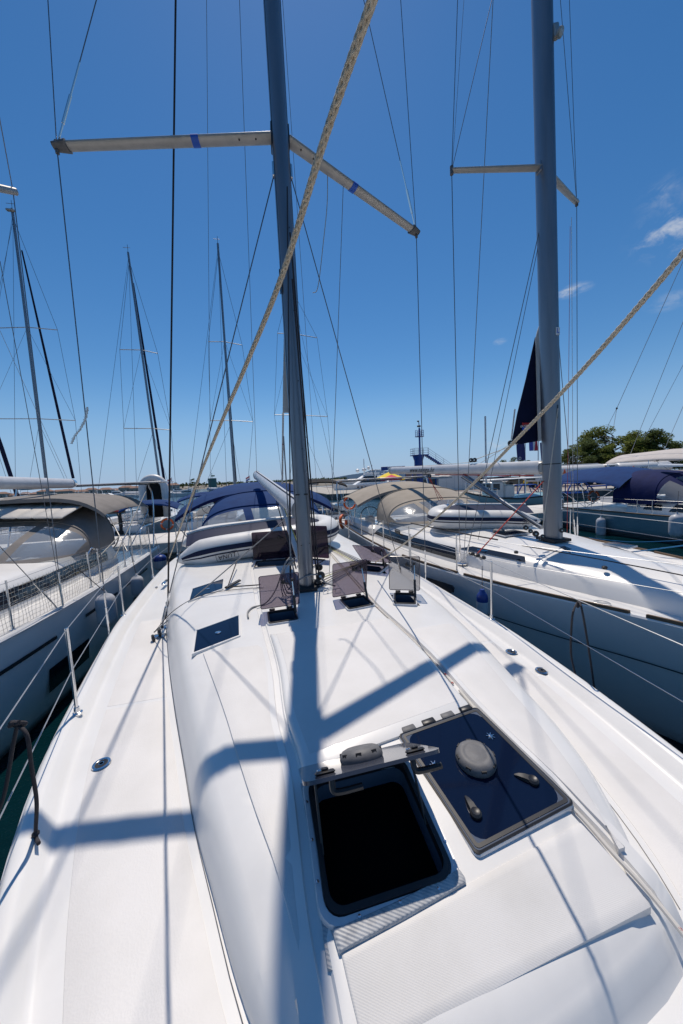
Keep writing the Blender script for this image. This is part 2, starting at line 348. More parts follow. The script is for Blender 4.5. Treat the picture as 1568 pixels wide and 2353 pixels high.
bL = TS((.5, .1), (.8, -.07), (1.02, -.19), (1.39, -.34), (1.75, -.48), (2.14, -.61), (2.83, -.84), (3.77, -1.13), (5.27, -1.53), (6.5, -1.68), (9.5, -1.7))
sL = TS((.5, .16), (.8, -.02), (1.28, -.17), (1.51, -.25), (1.76, -.33), (2.17, -.45), (3.05, -.74), (3.9, -1.01), (5.3, -1.38), (6.5, -1.53), (9.5, -1.56))
sR = TS((.5, 1.2), (.85, 1.33), (1.09, 1.44), (1.55, 1.56), (2.0, 1.63), (2.62, 1.72), (3.3, 1.78), (4.5, 1.80), (8, 1.66), (9.5, 1.6))
bR = TS((.5, 1.28), (.85, 1.45), (1.09, 1.56), (1.55, 1.69), (2.0, 1.77), (2.62, 1.87), (3.3, 1.93), (4.5, 1.95), (8, 1.80), (9.5, 1.74))
def px_table(pts, f): return TS(*[(f(*p).y, f(*p).x) for p in pts])
rL = px_table([(579, 1312), (592, 1386), (605, 1437), (631, 1537), (645, 1650), (676, 1760), (722, 2100), (768, 2352), (780, 2450)], on_roof)
gR = px_table([(733, 1245), (838, 1361), (866, 1392), (922, 1443), (988, 1506), (1088, 1621), (1313, 1851), (1412, 1958), (1568, 2138)], on_roof)
CREST = TS((-.1, .84), (.0, .80), (.3, .755), (.6, .765), (.9, .80), (1.31, .885), (1.45, .96))
A = thing('sailing_yacht', 'white sailing yacht whose bow deck with two large hatches fills the foreground', 'sailing yacht', (.5, 4, 0))

def hull(name, l, r, zs, v0, v1, m, parent, flare=.35, step=.25, zb=-.3, sgn=1):
    mb = MB(); rows = []
    n = max(8, int(abs(v1 - v0) / step))
    for i in range(n + 1):
        v = v0 + (v1 - v0) * i / n; a, b = l(v), r(v); c = (a + b) / 2; hw = (b - a) / 2; k = max(0, 1 - i / n * 2.2) ** 1.3; z1 = zs(v) if callable(zs) else zs
        prof = [(1, z1), (1.0, z1 - .06), (1 - .01 - .10 * k, z1 * .72), (.985 - .28 * k, z1 * .40), (.95 - .45 * k, z1 * .12), (.90 - .5 * k, 0), (.6 - .4 * k, zb)]
        rows.append([Vector((c - hw * f, v + (z1 - z) * .10 * k * sgn, z)) for f, z in prof] + [Vector((c + hw * f, v + (z1 - z) * .10 * k * sgn, z)) for f, z in prof[::-1]])
    mb.grid(rows); mb.add(rows[-1], [tuple(range(len(rows[-1])))]); mb.add(rows[0], [tuple(range(len(rows[0])))])
    return mb.build(name, m, parent, smooth=50)
hull('hull', oL, oR, lambda v: 1.497, -2.6, 12.7, 'hullw', A)
# deck with raised toe rail
rows = []
vv = [-2.6 + i * .1 for i in range(154)]
for v in vv:
    a, b = oL(v), oR(v); w_ = b - a; k = min(1, w_ / .9)
    offs = [(0, 1.495), (.012, 1.512), (.03, 1.52), (.070 * k, 1.524), (.095 * k, 1.512), (.145 * k, 1.462), (.162 * k, 1.448), (.182 * k, 1.444), (.21 * k, DZ)]
    if w_ < .5: offs = [(o * w_ / .5, z) for o, z in offs]
    rows.append([Vector((a + o, v, z)) for o, z in offs] + [Vector((b - o, v, z)) for o, z in offs[::-1]])
mb = MB().grid(rows); mb.build('deck', 'gel', A, smooth=60)
# rub strake: two fine raised lines along the sheer
for sd_, f in ((-1, oL), (1, oR)):
    for z in (1.47, 1.425):
        MB().tube([Vector((f(v) + sd_ * .006, v, z)) for v in [x * .3 - 2.4 for x in range(50)]], .009, 6).build('rub_strake', 'boomw', A)

# coachroof skin
def cut(bm, quad):
    """cut the outline of a quad through a skin and drop what is inside"""
    q = [Vector((p.x, p.y, 0)) for p in quad]
    for i in range(4):
        a, b = q[i], q[(i + 1) % 4]; n = (b - a).cross(Vector((0, 0, 1))).normalized()
        near = [f for f in bm.faces if (f.calc_center_median().xy - (sum(q, Vector()) / 4).xy).length < 1.2]
        geo = list({e for f in near for e in f.edges} | {v for f in near for v in f.verts}) + near
        bmesh.ops.bisect_plane(bm, geom=geo, plane_co=a, plane_no=n)
    def inside(p):
        s = [((q[(i + 1) % 4] - q[i]).cross(Vector((p.x, p.y, 0)) - q[i])).z for i in range(4)]
        return all(x > 0 for x in s) or all(x < 0 for x in s)
    bmesh.ops.delete(bm, geom=[f for f in bm.faces if inside(f.calc_center_median())], context='FACES')
rows = []
SIDE = [(0, 0), (.06, .22), (.18, .48), (.38, .74), (.62, .90), (.85, .975), (1, 1)]
vs = [.80 + i * .07 for i in range(18)] + [2.1 + i * .2 for i in range(38)]
def roofrow(v, wgt, drop=None):
    H = ROOF(v) - .035
    us = [(bL(v) + (sL(v) - bL(v)) * t, DZ + (H - DZ) * h) for t, h in SIDE] + [(sL(v) + .05, H + .02)]
    a, g = rL(v), gR(v)
    us += [(a - .10, H + .032), (a - .026, H + .035), (a - .018, H + .022), (a + .018, H + .022), (a + .026, H + .035)]
    us += [(a + (g - a) * k / 8, H + .035) for k in range(1, 8)]
    us += [(g - .032, H + .035), (g - .026, H + .012), (g + .020, H + .012), (g + .03, H + .035), (g + .10, H + .034), (sR(v) - .05, H + .02)]
    us += [(bR(v) + (sR(v) - bR(v)) * t, DZ + (H - DZ) * h) for t, h in SIDE[::-1]]
    out = []
    for u, z in us:
        y = v + wgt * (CREST(u) - .80)
        if drop is not None: y -= drop[0]; z = DZ - .01 + (z - DZ) * drop[1]
        out.append(Vector((u, y, z)))
    return out
for d in ((.13, 0), (.105, .12), (.085, .4), (.055, .75), (.03, .93), (.012, .985)): rows.append(roofrow(.8, 1, d))
for v in vs: rows.append(roofrow(v, max(0, 1 - (v - .8) / .9)))
mb = MB().grid(rows)
roof = mb.build('coachroof', 'roofgel', A, smooth=48)
HO = {}                                                # hatch openings (corner pixels: near-left, near-right, far-right, far-left)
HO['bow_r'] = [(1076, 1982), (1316, 1858), (1100, 1625), (925, 1689)]
HO['bow_l'] = [(748, 2176), (1062, 2022), (936, 1741), (686, 1783)]
HO['s1'] = [(615, 1438), (690, 1427), (679, 1398), (609, 1409)]
HO['s2'] = [(797, 1407), (858, 1392), (842, 1369), (778, 1378)]
HO['s3'] = [(912, 1391), (971, 1391), (944, 1366), (893, 1363)]
HO['s4'] = [(830, 1312), (896, 1318), (874, 1299), (812, 1293)]
HO['mid'] = [(585, 1306), (683, 1299), (676, 1284), (582, 1292)]
bm = bmesh.new(); bm.from_mesh(roof.data); org = ORG[roof.name]
C3 = {}
for k, q in HO.items():
    P = [on_roof(*p) for p in q]; C3[k] = P; c = sum(P, Vector()) / 4
    cut(bm, [c + (p - c) * .86 - org for p in P])
bm.to_mesh(roof.data); bm.free()

def zr(p, h=0): return Vector((p.x, p.y, ROOF(p.y) + h))
def strip(name, uL, uR, v0, v1, h, m, parent, z=None, bev=.006, n=24, v0R=None, v1R=None, skirt=.02, across=3):
    """a thin moulded panel that follows the surface between two longitudinal lines"""
    rows = []
    for i in range(n + 1):
        t = i / n; va = v0 + (v1 - v0) * t; vb = (v0R if v0R is not None else v0) + ((v1R if v1R is not None else v1) - (v0R if v0R is not None else v0)) * t
        a, b = Vector((uL(va), va, 0)), Vector((uR(vb), vb, 0)); row = []
        wd = (b - a).length; e = bev / wd
        ks = [(0, -skirt), (0, h - bev), (e * .35, h - bev * .3), (e * 1.2, h)] + [(k / across, h) for k in range(1, across)] + [(1 - e * 1.2, h), (1 - e * .35, h - bev * .3), (1, h - bev), (1, -skirt)]
        for s, dz in ks:
            p = a.lerp(b, s); base = z if z is not None else ROOF(p.y)
            if i in (0, n): dz = min(dz, h - bev * .9)
            row.append(Vector((p.x, p.y, base + dz)))
        rows.append(row)
    lo = [Vector((p.x, p.y, p.z - .03)) for p in rows[0]]; hi = [Vector((p.x, p.y, p.z - .03)) for p in rows[-1]]
    lo = [p - Vector((0, 0, .0)) for p in lo]
    mid0 = [Vector((p.x, p.y + bev, p.z)) for p in rows[0]]
    return MB().grid([lo] + rows + [hi]).build(name, m, parent, smooth=50)
# centre slab aft of the hatches, with a rounded lip
p0, p1 = on_roof(684, 1766, .03), on_roof(1080, 1624, .03)
strip('raised_panel', lambda v: rL(v) + .035, lambda v: gR(v) - .035, p0.y, 3.15, .034, 'roofgel', A, bev=.022, v0R=p1.y, v1R=3.15)
strip('nonskid_panel', lambda v: rL(v) + .085, lambda v: gR(v) - .085, p0.y + .07, 3.1, .0365, 'nonskid2', A, bev=.002, v0R=p1.y + .07, skirt=.001)
# forward nonskid slab
nl = px_table([(782, 2180), (800, 2260), (822, 2352), (838, 2420)], lambda x, y: on_roof(x, y, .02)); nr = px_table([(1333, 1884), (1400, 1958), (1460, 2030), (1494, 2074)], lambda x, y: on_roof(x, y, .02))
a0, a1, b1, b0 = on_roof(838, 2420, .02).y, on_roof(782, 2182, .02).y, on_roof(1333, 1884, .02).y, on_roof(1494, 2076, .02).y
strip_args = ('nonskid_panel', lambda v: nl(v), lambda v: nr(v), a0, a1, .014, 'nonskid', A)
# step in front of the open hatch, painted grey for the lid's shadow
P = [on_roof(*p, .004) - Vector((0, 0, .02)) for p in [(764, 2146), (778, 2196), (924, 2120), (1070, 2034), (1068, 2022), (1056, 2004), (904, 2082)]]
MB().slab(P, .040, bev=.012).build('shade_grey_step', 'shadegrey', A)
P = [on_roof(*p, .001) - Vector((0, 0, .02)) for p in [(690, 1800), (700, 1860), (722, 2010), (738, 2120), (752, 2225), (770, 2232), (776, 2190), (762, 2135), (748, 2085), (722, 1960), (705, 1860), (699, 1800)]]
MB().slab(P, .023).build('shade_grey_step', 'shadegrey', A)
# fine nonskid areas on side decks and roof sides
gutL = lambda v: oL(v) + .27; gutR = lambda v: oR(v) - .27
strip('nonskid_panel', gutL, lambda v: bL(v) - .05, 1.0, 2.96, .003, 'nonskid2', A, z=DZ, bev=.002, skirt=.001)
strip('nonskid_panel', gutL, lambda v: bL(v) - .05, 3.0, 4.9, .003, 'nonskid2', A, z=DZ, bev=.002, skirt=.001)
strip('nonskid_panel', gutL, lambda v: min(bL(max(v, .5)) - .05, gutL(v) + 1.2), -1.4, .96, .003, 'nonskid2', A, z=DZ, bev=.002, skirt=.001)
strip('nonskid_panel', lambda v: sL(v) + .10, lambda v: rL(v) - .06, 1.0, 3.02, -.001, 'nonskid2', A, bev=.002, skirt=.02, z=None)
strip('nonskid_panel', lambda v: gR(v) + .06, lambda v: sR(v) - .09, 1.02, 2.9, .001, 'nonskid2', A, bev=.002, skirt=.02)
strip('nonskid_panel', lambda v: bR(v) + .04, gutR, .9, 3.0, .003, 'nonskid2', A, z=DZ, bev=.002, skirt=.001)
strip('nonskid_panel', lambda v: bR(v) + .04, gutR, 3.05, 5.5, .003, 'nonskid2', A, z=DZ, bev=.002, skirt=.001)
strip('nonskid_panel', lambda v: max(gutL(v) + 1.3, .4), lambda v: gutR(v), -1.2, .60, .004, 'nonskid', A, z=DZ, bev=.002, skirt=.001)

strip(*strip_args, bev=.006, v0R=b0, v1R=b1, across=10, n=16)
# seam where the coachroof meets the side deck
for f in (bL, bR):
    s_ = -1 if f is bL else 1
    MB().tube([Vector((f(v) + s_ * .004, v, DZ + .002)) for v in [.9 + .12 * k for k in range(60)]], .0018, 5).build('deck_seam', 'vent', A)
# skylights flush in the left roof side
for q in ([(436, 1379), (443, 1353), (512, 1331), (510, 1353)], [(446, 1499), (453, 1449), (547, 1415), (548, 1460)]):
    P = [on_roof(x, y, .0) for x, y in q]; P = [Vector((p.x, p.y, ROOF(p.y) - .02)) for p in P]; c = sum(P, Vector()) / 4
    fr = MB().rings([[c + (p - c) * k + Vector((0, 0, h)) for p in P] for k, h in ((1.10, 0), (1.09, .026), (1.02, .028), (1.0, .012))]).build('skylight_frame', 'roofgel', A)
    MB().slab([c + (p - c) * 1.01 for p in P], .022).build('skylight', 'glassblue', A)
    MB().lathe(c + Vector((0, 0, .022)), [(.028, 0), (.028, .006), (.018, .009), (0, .009)], 16).build('skylight_latch', 'steel', A)

# ---------------------------------------------------------------- hatches
def rrect(w_, l, r, n=5, cx=0, cy=0):
    out = []
    for qx, qy, a0 in ((1, 1, 0), (-1, 1, 90), (-1, -1, 180), (1, -1, 270)):
        for i in range(n + 1):
            a = rad(a0 + 90 * i / n); out.append((cx + qx * (w_ / 2 - r) + r * math.cos(a), cy + qy * (l / 2 - r) + r * math.sin(a)))
    return out
class Hatch:
    def __init__(s, P, name, parent, fmat='falu', seal='black', depth=.5, inset=.05, hgt=.022, rr=.06, well=True, wallmat='hlin'):
        NL, NR, FR, FL = P; s.X = ((NR - NL) + (FR - FL)).normalized(); s.Y = ((NL - FL) + (NR - FR)); s.Y = (s.Y - s.X * s.Y.dot(s.X)).normalized(); s.Z = s.Y.cross(s.X); s.Z = s.Z if s.Z.z > 0 else -s.Z
        s.c = (NL + NR + FR + FL) / 4; s.w = ((NR - NL).length + (FR - FL).length) / 2; s.l = ((NL - FL).length + (NR - FR).length) / 2; s.rr = rr; s.parent = parent
        def ring(ins, h, r): return [s.p(x, y, h) for x, y in rrect(s.w - 2 * ins, s.l - 2 * ins, max(r, .01))]
        mb = MB().rings([ring(0, -.01, rr), ring(0, hgt * .6, rr), ring(.004, hgt, rr), ring(inset * .55, hgt, rr - .01), ring(inset * .6, hgt * .5, rr - .01), ring(inset, hgt * .5, rr - .02), ring(inset, -.03, rr - .02)])
        s.frame = mb.build(name, fmat, parent)
        MB().rings([ring(inset * .62, hgt * .5, rr - .01), ring(inset * .62, hgt + .008, rr - .01), ring(inset + .004, hgt + .008, rr - .02), ring(inset + .006, -.02, rr - .02)]).build('seal', seal, s.frame)
        # opening lined down into a cabin painted near-black for its deep shade
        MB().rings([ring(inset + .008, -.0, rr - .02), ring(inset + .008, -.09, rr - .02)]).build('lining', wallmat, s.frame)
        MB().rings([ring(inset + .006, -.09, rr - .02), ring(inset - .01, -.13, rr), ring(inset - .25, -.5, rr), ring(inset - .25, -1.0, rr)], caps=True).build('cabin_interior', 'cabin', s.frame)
    def p(s, x, y, h): return s.c + s.X * x + s.Y * y + s.Z * h
    def lid(s, alpha, m, thk=.012, grow=.02, r=None, name='lid', h0=.03, shift=0, cut=1.0):
        r = r or s.rr; W, Ln = s.w + 2 * grow, (s.l + 2 * grow) * cut
        a = rad(alpha); s.hc = s.p(0, -s.l / 2 - grow, h0) ; s.LY = s.Y * math.cos(a) + s.Z * math.sin(a); s.LZ = -s.Y * math.sin(a) + s.Z * math.cos(a); s.Ln = Ln; s.Wd = W
        rect = rrect(W, Ln, r, cx=shift, cy=Ln / 2)
        return MB().rings([[s.q(x, y, k) for x, y in rect] for k in (0, thk)], caps=True).build(name, m, s.frame)
    def q(s, x, y, h): return s.hc + s.X * x + s.LY * y + s.LZ * h
    def axq(s): return (s.X, s.LY, s.LZ)
def ventilator(parent, c, X, Y, Z, r=.1):
    r0 = r
    prof = [(r, 0), (r * 1.03, r * .12), (r * 1.0, r * .3), (r * .86, r * .46), (r * .66, r * .53), (r * .60, r * .50), (r * .5, r * .52), (0, r * .54)]
    v = MB().lathe(c, prof, 36, Z).build('ventilator', 'vent', parent, smooth=50)
    for k in range(8):
        ms = MB()
        a = 2 * math.pi * k / 8 + .3; R_ = X * math.cos(a) + Y * math.sin(a); Tn = Z.cross(R_)
        ms.box(c + R_ * r * .94 + Z * r * .30, (r * .12, r * .26, r * .16), (R_, Tn, Z))
        ms.build('vent_slot', 'rubber', parent)
def handle(parent, c, X, Y, Z, L_=.07, ang=0):
    a = X * math.cos(ang) + Y * math.sin(ang); b = Z.cross(a)
    mb = MB().lathe(c, [(.026, 0), (.026, .012), (.018, .02), (.008, .016), (0, .016)], 18, Z)
    mb.rings([[c + a * (L_ * t) + b * (wd * s_) + Z * h for s_, h in ((-1, .002), (-.8, hh), (.8, hh), (1, .002))] for t, wd, hh in ((.1, .02, .016), (.5, .017, .018), (.85, .011, .014), (1.1, .004, .006))], caps=True)
    return mb.build('handle', 'black', parent)
G['lid_edge_grey'] = mat('lid_edge_grey', (.06, .05, .07), .3)
# open bow hatch
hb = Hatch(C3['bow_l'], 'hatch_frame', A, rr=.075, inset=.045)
for k, (x, y) in enumerate([(-1, -.55), (-1, 0), (-1, .5), (-.5, 1), (0.05, 1), (.6, 1), (1, .5)]):
    MB().lathe(hb.p(x * (hb.w / 2 - .012) if abs(x) == 1 else x * hb.w / 2, y * (hb.l / 2 - .012) if abs(y) == 1 else y * hb.l / 2, .022), [(.006, 0), (.006, .003), (0, .004)], 10, hb.Z).build('screw', 'steel', hb.frame)
lid = hb.lid(43.0, mat('smoked_lid_acrylic', (.06, .065, .085), .08, spec=.5), thk=.014, grow=.012, r=.05, h0=.045, cut=.83)
ventilator(hb.frame, hb.q(-.01, hb.Ln * .52, .014), hb.X, hb.LY, hb.LZ, .098)
for sx in (-1, 1):
    ax = (hb.X, hb.LY, hb.LZ); c = hb.q(sx * hb.Wd * .34, hb.Ln * .83, .02)
    MB().bbox(c, (.085, .035, .014), ax, .006).bbox(c + hb.X * .0 + hb.LZ * .012, (.03, .026, .012), ax, .004).build('handle', 'black', hb.frame)
    c = hb.q(sx * hb.Wd * .30, hb.Ln * .86, -.03)   # inside grips
    MB().tube(curve([c + hb.LZ * .03, c - hb.LZ * .012, c + hb.X * .03 - hb.LZ * .022, c + hb.X * .12 - hb.LZ * .022], 4), .013, 8).build('grip', 'black', hb.frame)
    MB().lathe(hb.q(sx * hb.Wd * .36, hb.Ln * .55, .014), [(.012, 0), (.01, .004), (0, .004)], 10, hb.LZ).build('screw', 'steel', hb.frame)
for sx in (-1, 1):
    a_, b_ = hb.p(sx * (hb.w / 2 - .05), .05, .0), hb.q(sx * (hb.w / 2 - .05), hb.Ln * .45, -.004)
    MB().tube([a_, b_], .006, 8).build('stay', 'black', hb.frame)
# closed bow hatch
hc = Hatch(C3['bow_r'], 'hatch_frame', A, rr=.03, inset=.03, hgt=.014)
def hp(x, y, h): return hc.p(x, y, h)
ring = lambda gr, h, r: [hc.p(x, y, h) for x, y in rrect(hc.w + 2 * gr, hc.l + 2 * gr, r)]
MB().rings([ring(-.004, .008, .022), ring(-.004, .019, .022), ring(-.010, .0215, .022), ring(-.014, .019, .02)]).build('lid_edge', 'black', hc.frame)
MB().rings([ring(-.012, .0195, .02), ring(-.030, .0205, .07), ring(-.033, .0195, .07)]).build('lid_rim', mat('grey_glazing_rim', (.10, .12, .16), .2, .2), hc.frame)
MB().slab(ring(-.028, .004, .07), .0160).build('lid', 'glassblue', hc.frame)
ventilator(hc.frame, hc.p(.01, -.02, .020), hc.X, hc.Y, hc.Z, .098)
handle(hc.frame, hc.p(hc.w * .33, hc.l * .27, .021), hc.X, hc.Y, hc.Z, .075, ang=-2.35)
handle(hc.frame, hc.p(-hc.w * .31, hc.l * .30, .021), hc.X, hc.Y, hc.Z, .075, ang=-1.45)
for x, y in ((-.36, -.12), (.34, -.17)):
    c = hc.p(hc.w * x, hc.l * y, .021); mb = MB().lathe(c, [(.013, 0), (.011, .006), (.004, .007), (0, .004)], 12, hc.Z)
    for k in range(7):
        a = k * .9; mb.box(c + (hc.X * math.cos(a) + hc.Y * math.sin(a)) * .018 + hc.Z * .002, (.012, .004, .004), (hc.X * math.cos(a) + hc.Y * math.sin(a), -hc.X * math.sin(a) + hc.Y * math.cos(a), hc.Z))
    mb.build('screw', 'steel', hc.frame)
for k in range(4):                                     # hinge blocks along the aft edge of both bow hatches
    MB().bbox(hc.p(hc.w * (-.36 + .24 * k), -hc.l / 2 - .008, .020), (.085, .038, .016), (hc.X, hc.Y, hc.Z), .004).build('hinge', 'black' if k % 2 else 'vent', hc.frame)
for k in range(3):
    MB().bbox(hb.p(hb.w * (-.3 + .3 * k), -hb.l / 2 - .006, .03), (.09, .035, .016), (hb.X, hb.Y, hb.Z), .004).build('hinge', 'vent', hb.frame)
# small hatches by the mast, lids standing up
def small_hatch(key, alpha, tint, grow=.045, side=1, strut=True):
    h = Hatch(C3[key], 'hatch_frame', A, fmat='boomw', inset=.025, rr=.035, hgt=.016)
    h.lid(alpha, tint, .008, grow, r=.02)
    for sx in (-.22, .22): MB().bbox(h.p(sx * h.w * 1.3, -h.l / 2 - .01, .026), (.06, .028, .02), (h.X, h.Y, h.Z), .004).build('hinge', 'black', h.frame)
    MB().tube([h.q(x, y, .004) for x, y in rrect(h.Wd, h.Ln, .02, cy=h.Ln / 2)], .0045, 4, closed=True).build('lid_edge', 'lid_edge_grey', h.frame)
    c = h.q(side * h.w * .12, h.Ln * .78, -.004); ax = (h.X, h.LY, h.LZ)
    mb = MB().lathe(c, [(.022, 0), (.022, -.02), (.012, -.03), (0, -.03)], 12, h.LZ)
    mb.tube([c - h.LZ * .022, c - h.LZ * .026 + h.X * .06 - h.LY * .02], .009, 6); mb.tube([c - h.LZ * .022, c - h.LZ * .026 - h.X * .012 + h.LY * .03], .010, 6); mb.build('handle', 'black', h.frame)
    if strut:
        a_ = h.q(side * h.w * .42, h.Ln * .80, -.004); b_ = h.p(side * h.w * .44, -h.l * .10, .02); m_ = a_.lerp(b_, .48)
        MB().tube([a_, m_], .006, 8).build('strut_rod', 'steel', h.frame); MB().tube([m_, b_], .014, 10).build('strut_sleeve', 'black', h.frame)
        MB().bbox(a_, (.03, .03, .03), ax, .005).build('strut_mount', 'black', h.frame)
    return h
small_hatch('s1', 78, 'tint'); small_hatch('s2', 83, 'tint'); small_hatch('s3', 84, 'tintc'); small_hatch('s4', 42, 'tint', grow=.02)
hm = small_hatch('mid', 88, 'tintd', grow=.03, strut=False)
for sx in (-.40, .30, .40): MB().bbox(hm.q(sx * hm.Wd, hm.Ln * .5, .012), (.03, hm.Ln * .8, .012), (hm.X, hm.LY, hm.LZ), .003).build('lid_bar', 'black', hm.frame)
# second companion hatch right behind the mast
q = [(700, 1303), (742, 1306), (728, 1288), (694, 1285)]; P = [on_roof(*p) for p in q]
h6 = Hatch(P, 'hatch_frame', A, fmat='boomw', inset=.02, rr=.03, hgt=.016); h6.lid(86, 'tintd', .01, .03, r=.02)

# deck filler caps
for x, y in ((233, 1756), (1174, 1498), (1244, 1541), (355, 1350)):
    c = at_z(x, y, DZ + .003)
    cp = MB().lathe(c, [(.052, 0), (.054, .005), (.050, .010), (.040, .011), (.036, .008)], 28).build('filler_cap', 'steel', A)
    MB().lathe(c, [(.036, 0), (.036, .0085), (.03, .0095), (.013, .0095), (.012, .002), (0, .002)], 28).build('cap_insert', 'black', cp)
    MB().lathe(c + Vector((0, 0, .0096)), [(.016, 0), (.016, .0015), (.012, .0015), (.012, 0)], 10).build('cap_socket', 'steel', cp)
# rope lying in the right-hand groove
MB().tube(curve([Vector((gR(v) + .004 * math.sin(v * 23), v, ROOF(v) - .008)) for v in [.72 + .1 * i for i in range(14)]], 4), .009, 8).build('furling_line', 'ropef', A)
MB().tube([Vector((gR(v), v, ROOF(v) - .012)) for v in [2.1 + .2 * i for i in range(34)]], .007, 6).build('furling_line', 'ropef', A)

# stanchions and lifelines
STL = [(-.95, .75)] + [(-1.54, 2.87), (-2.02, 5.05), (-2.26, 7.1), (-2.33, 9.3), (-2.25, 11.6)]
STR = [(2.18, 1.05), (2.44, 3.38), (2.42, 5.6), (2.35, 7.6), (2.25, 9.6), (2.0, 11.6)]
def stanchion(parent, u, v, z, h=.66, r=.0125, m='steel', lean=0, name='stanchion'):
    o = MB().tube([(u, v, z), (u + lean, v, z + h)], r, 10).build(name, m, parent)
    MB().lathe((u, v, z), [(.036, -.01), (.036, .006), (.022, .012), (.018, .05), (.0, .05)], 14).build('stanchion_base', m, o)
    return o
for u, v in STL: stanchion(A, u, v, 1.515, .68)
for u, v in STR: stanchion(A, u, v, 1.515, .68)
def lifeline(parent, pts, r=.0035, m='wirel'): return MB().tube(pts, r, 5).build('lifeline', m, parent)
for ST, fwd in ((STL, [(-.1, -.9)]), (STR, [(1.6, -.9)])):
    for z in (2.185, 1.86):
        lifeline(A, [Vector((u, v, z)) for u, v in fwd + ST])
# pulpit rail ahead of the camera's feet
MB().tube(curve([(-.1, -.9, 2.19), (.25, -1.7, 2.25), (.55, -2.3, 2.28)], 5), .0125, 8).build('pulpit', 'steel', A)
MB().tube(curve([(1.6, -.9, 2.19), (1.25, -1.7, 2.25), (.98, -2.3, 2.28)], 5), .0125, 8).build('pulpit', 'steel', A)

# ---------------------------------------------------------------- mast and rig
MU, MV = .42, 4.32
MTOP = 18.6
ms = MB().tube([(MU, MV, 1.87), (MU, MV, MTOP)], .135, 28, ell=(.135 / .135 * .72, 1.0), up=(0, 1, 0)).build('mast', 'alu', A)
MB().slab([Vector((MU + a * .15, MV + b * .2, 1.84)) for a, b in ((-1, -.7), (-.7, -1), (.7, -1), (1, -.7), (1, .8), (.7, 1), (-.7, 1), (-1, .8))], .055, bev=.02).build('mast_step', 'rubber', A)
MB().slab([Vector((MU + a * .28, MV + b * .24, 1.83)) for a, b in ((-1, -.6), (-.8, -.8), (.9, -.8), (1.1, -.5), (1, .8), (-.9, .8))], .04, bev=.02).build('mast_plinth', 'roofgel', A)
for z in (3.05,):
    for a in (-.06, .045): MB().bbox((MU + a, MV - .132, z), (.05, .02, .016), None, .003).build('mast_slot', 'black', ms)
for s_ in (-1, 1): MB().tube([(MU + s_ * .088, MV - .058, 2.1), (MU + s_ * .088, MV - .058, 18)], .0035, 4).build('sail_track', 'black', ms)
for z in (3.6, 4.4, 5.2, 6.1): MB().lathe((MU + .03, MV - .131, z), [(.006, 0), (.006, .006), (0, .007)], 8, (0, -1, 0)).build('rivet', 'black', ms)
for a, z in ((-.05, 2.42), (.05, 2.44)): MB().lathe((MU + a, MV - .128, z), [(.006, 0), (.006, .006), (0, .007)], 8, (0, -1, 0)).build('rivet', 'black', ms)
MB().bbox((MU - .105, MV - .05, 5.55), (.012, .05, .26), None, .003).build('mast_slot', 'black', ms)
# spreaders
rt = Vector((MU, MV, 7.16)); tL, tR = Vector((-1.98, 4.6, 6.96)), Vector((2.42, 5.03, 6.80))
for tip, s_ in ((tL, -1), (tR, 1)):
    r0 = rt + Vector((s_ * .09, .03, 0)); dr = (tip - r0)
    sp = MB().tube([r0.lerp(tip, .96 * k / 8) for k in range(9)], [.075 - .013 * k / 8 for k in range(9)], 28, ell=(1.0, .42), up=(0, 0, 1)).build('spreader', 'alulight', A)
    MB().bbox(r0 + Vector((s_ * .0, 0, 0)), (.03, .16, .24), None, .01).build('spreader_bracket', 'black', sp)
    mbt = MB().tube([r0.lerp(tip, .95), tip + dr.normalized() * .03], [.072, .05], 14, ell=(1.1, .62), up=(0, 0, 1)); mbt.tube([tip - Vector((0, 0, .07)), tip + Vector((0, 0, .06))], .02, 10); mbt.build('spreader_tip', 'vent', sp)
    t0 = .375 if s_ < 0 else .53
    q0, q1 = r0.lerp(tip, t0 + (.25 if s_ < 0 else 0)), r0.lerp(tip, t0 + (.25 if s_ < 0 else 0) + .035)
    q0, q1 = (r0.lerp(tip, .35), r0.lerp(tip, .385)) if s_ < 0 else (r0.lerp(tip, .43), r0.lerp(tip, .465))
    MB().tube([q0, q1], .073, 16, ell=(1.02, .46), up=(0, 0, 1)).build('tape', 'tape', sp)
    for t in (.08, .16): MB().lathe(r0.lerp(tip, t) - Vector((0, .03, .028)), [(.01, 0), (.01, .006), (0, .007)], 8, (0, -.3, -1)).build('rivet', 'black', sp)
for z in (6.78,):
    for s_ in (-1, 1): MB().bbox((MU + s_ * .1, MV - .02, z), (.03, .06, .16), None, .01).build('shroud_tang', 'steel', ms)
def shroud(parent, a, b, r=.0055, m='wire', tb=True, name='shroud'):
    a, b = Vector(a), Vector(b); o = MB().tube([a, b], r, 7).build(name, m, parent)
    if tb:
        d = (b - a).normalized()
        MB().tube([a, a + d * .14], .012, 8).tube([a + d * .14, a + d * .34], .017, 8).tube([a + d * .34, a + d * .52], .010, 8).build('turnbuckle', 'steel', o)
    return o
cL, cR = Vector((-1.99, 4.52, 1.47)), Vector((2.47, 5.12, 1.47))
shroud(A, cL, tL, .006); shroud(A, tL, (-1.62, 4.55, 13.4), .005, tb=False)
shroud(A, cR, tR, .006); shroud(A, tR, (2.05, 4.9, 13.2), .005, tb=False)
for tip, top in ((tL, (MU - .1, MV, 12.9)), (tR, (MU + .1, MV, 12.9))):
    d = (Vector(top) - tip).normalized(); o = shroud(A, tip + d * .05, top, .005, tb=False)
    MB().tube([tip + d * .1, tip + d * .25], .010, 8).tube([tip + d * .25, tip + d * .55], .016, 8).tube([tip + d * .55, tip + d * .9], .009, 8).build('turnbuckle', 'steel', o)
lL, lR = at_z(366, 1455, DZ), at_z(925, 1330, DZ)
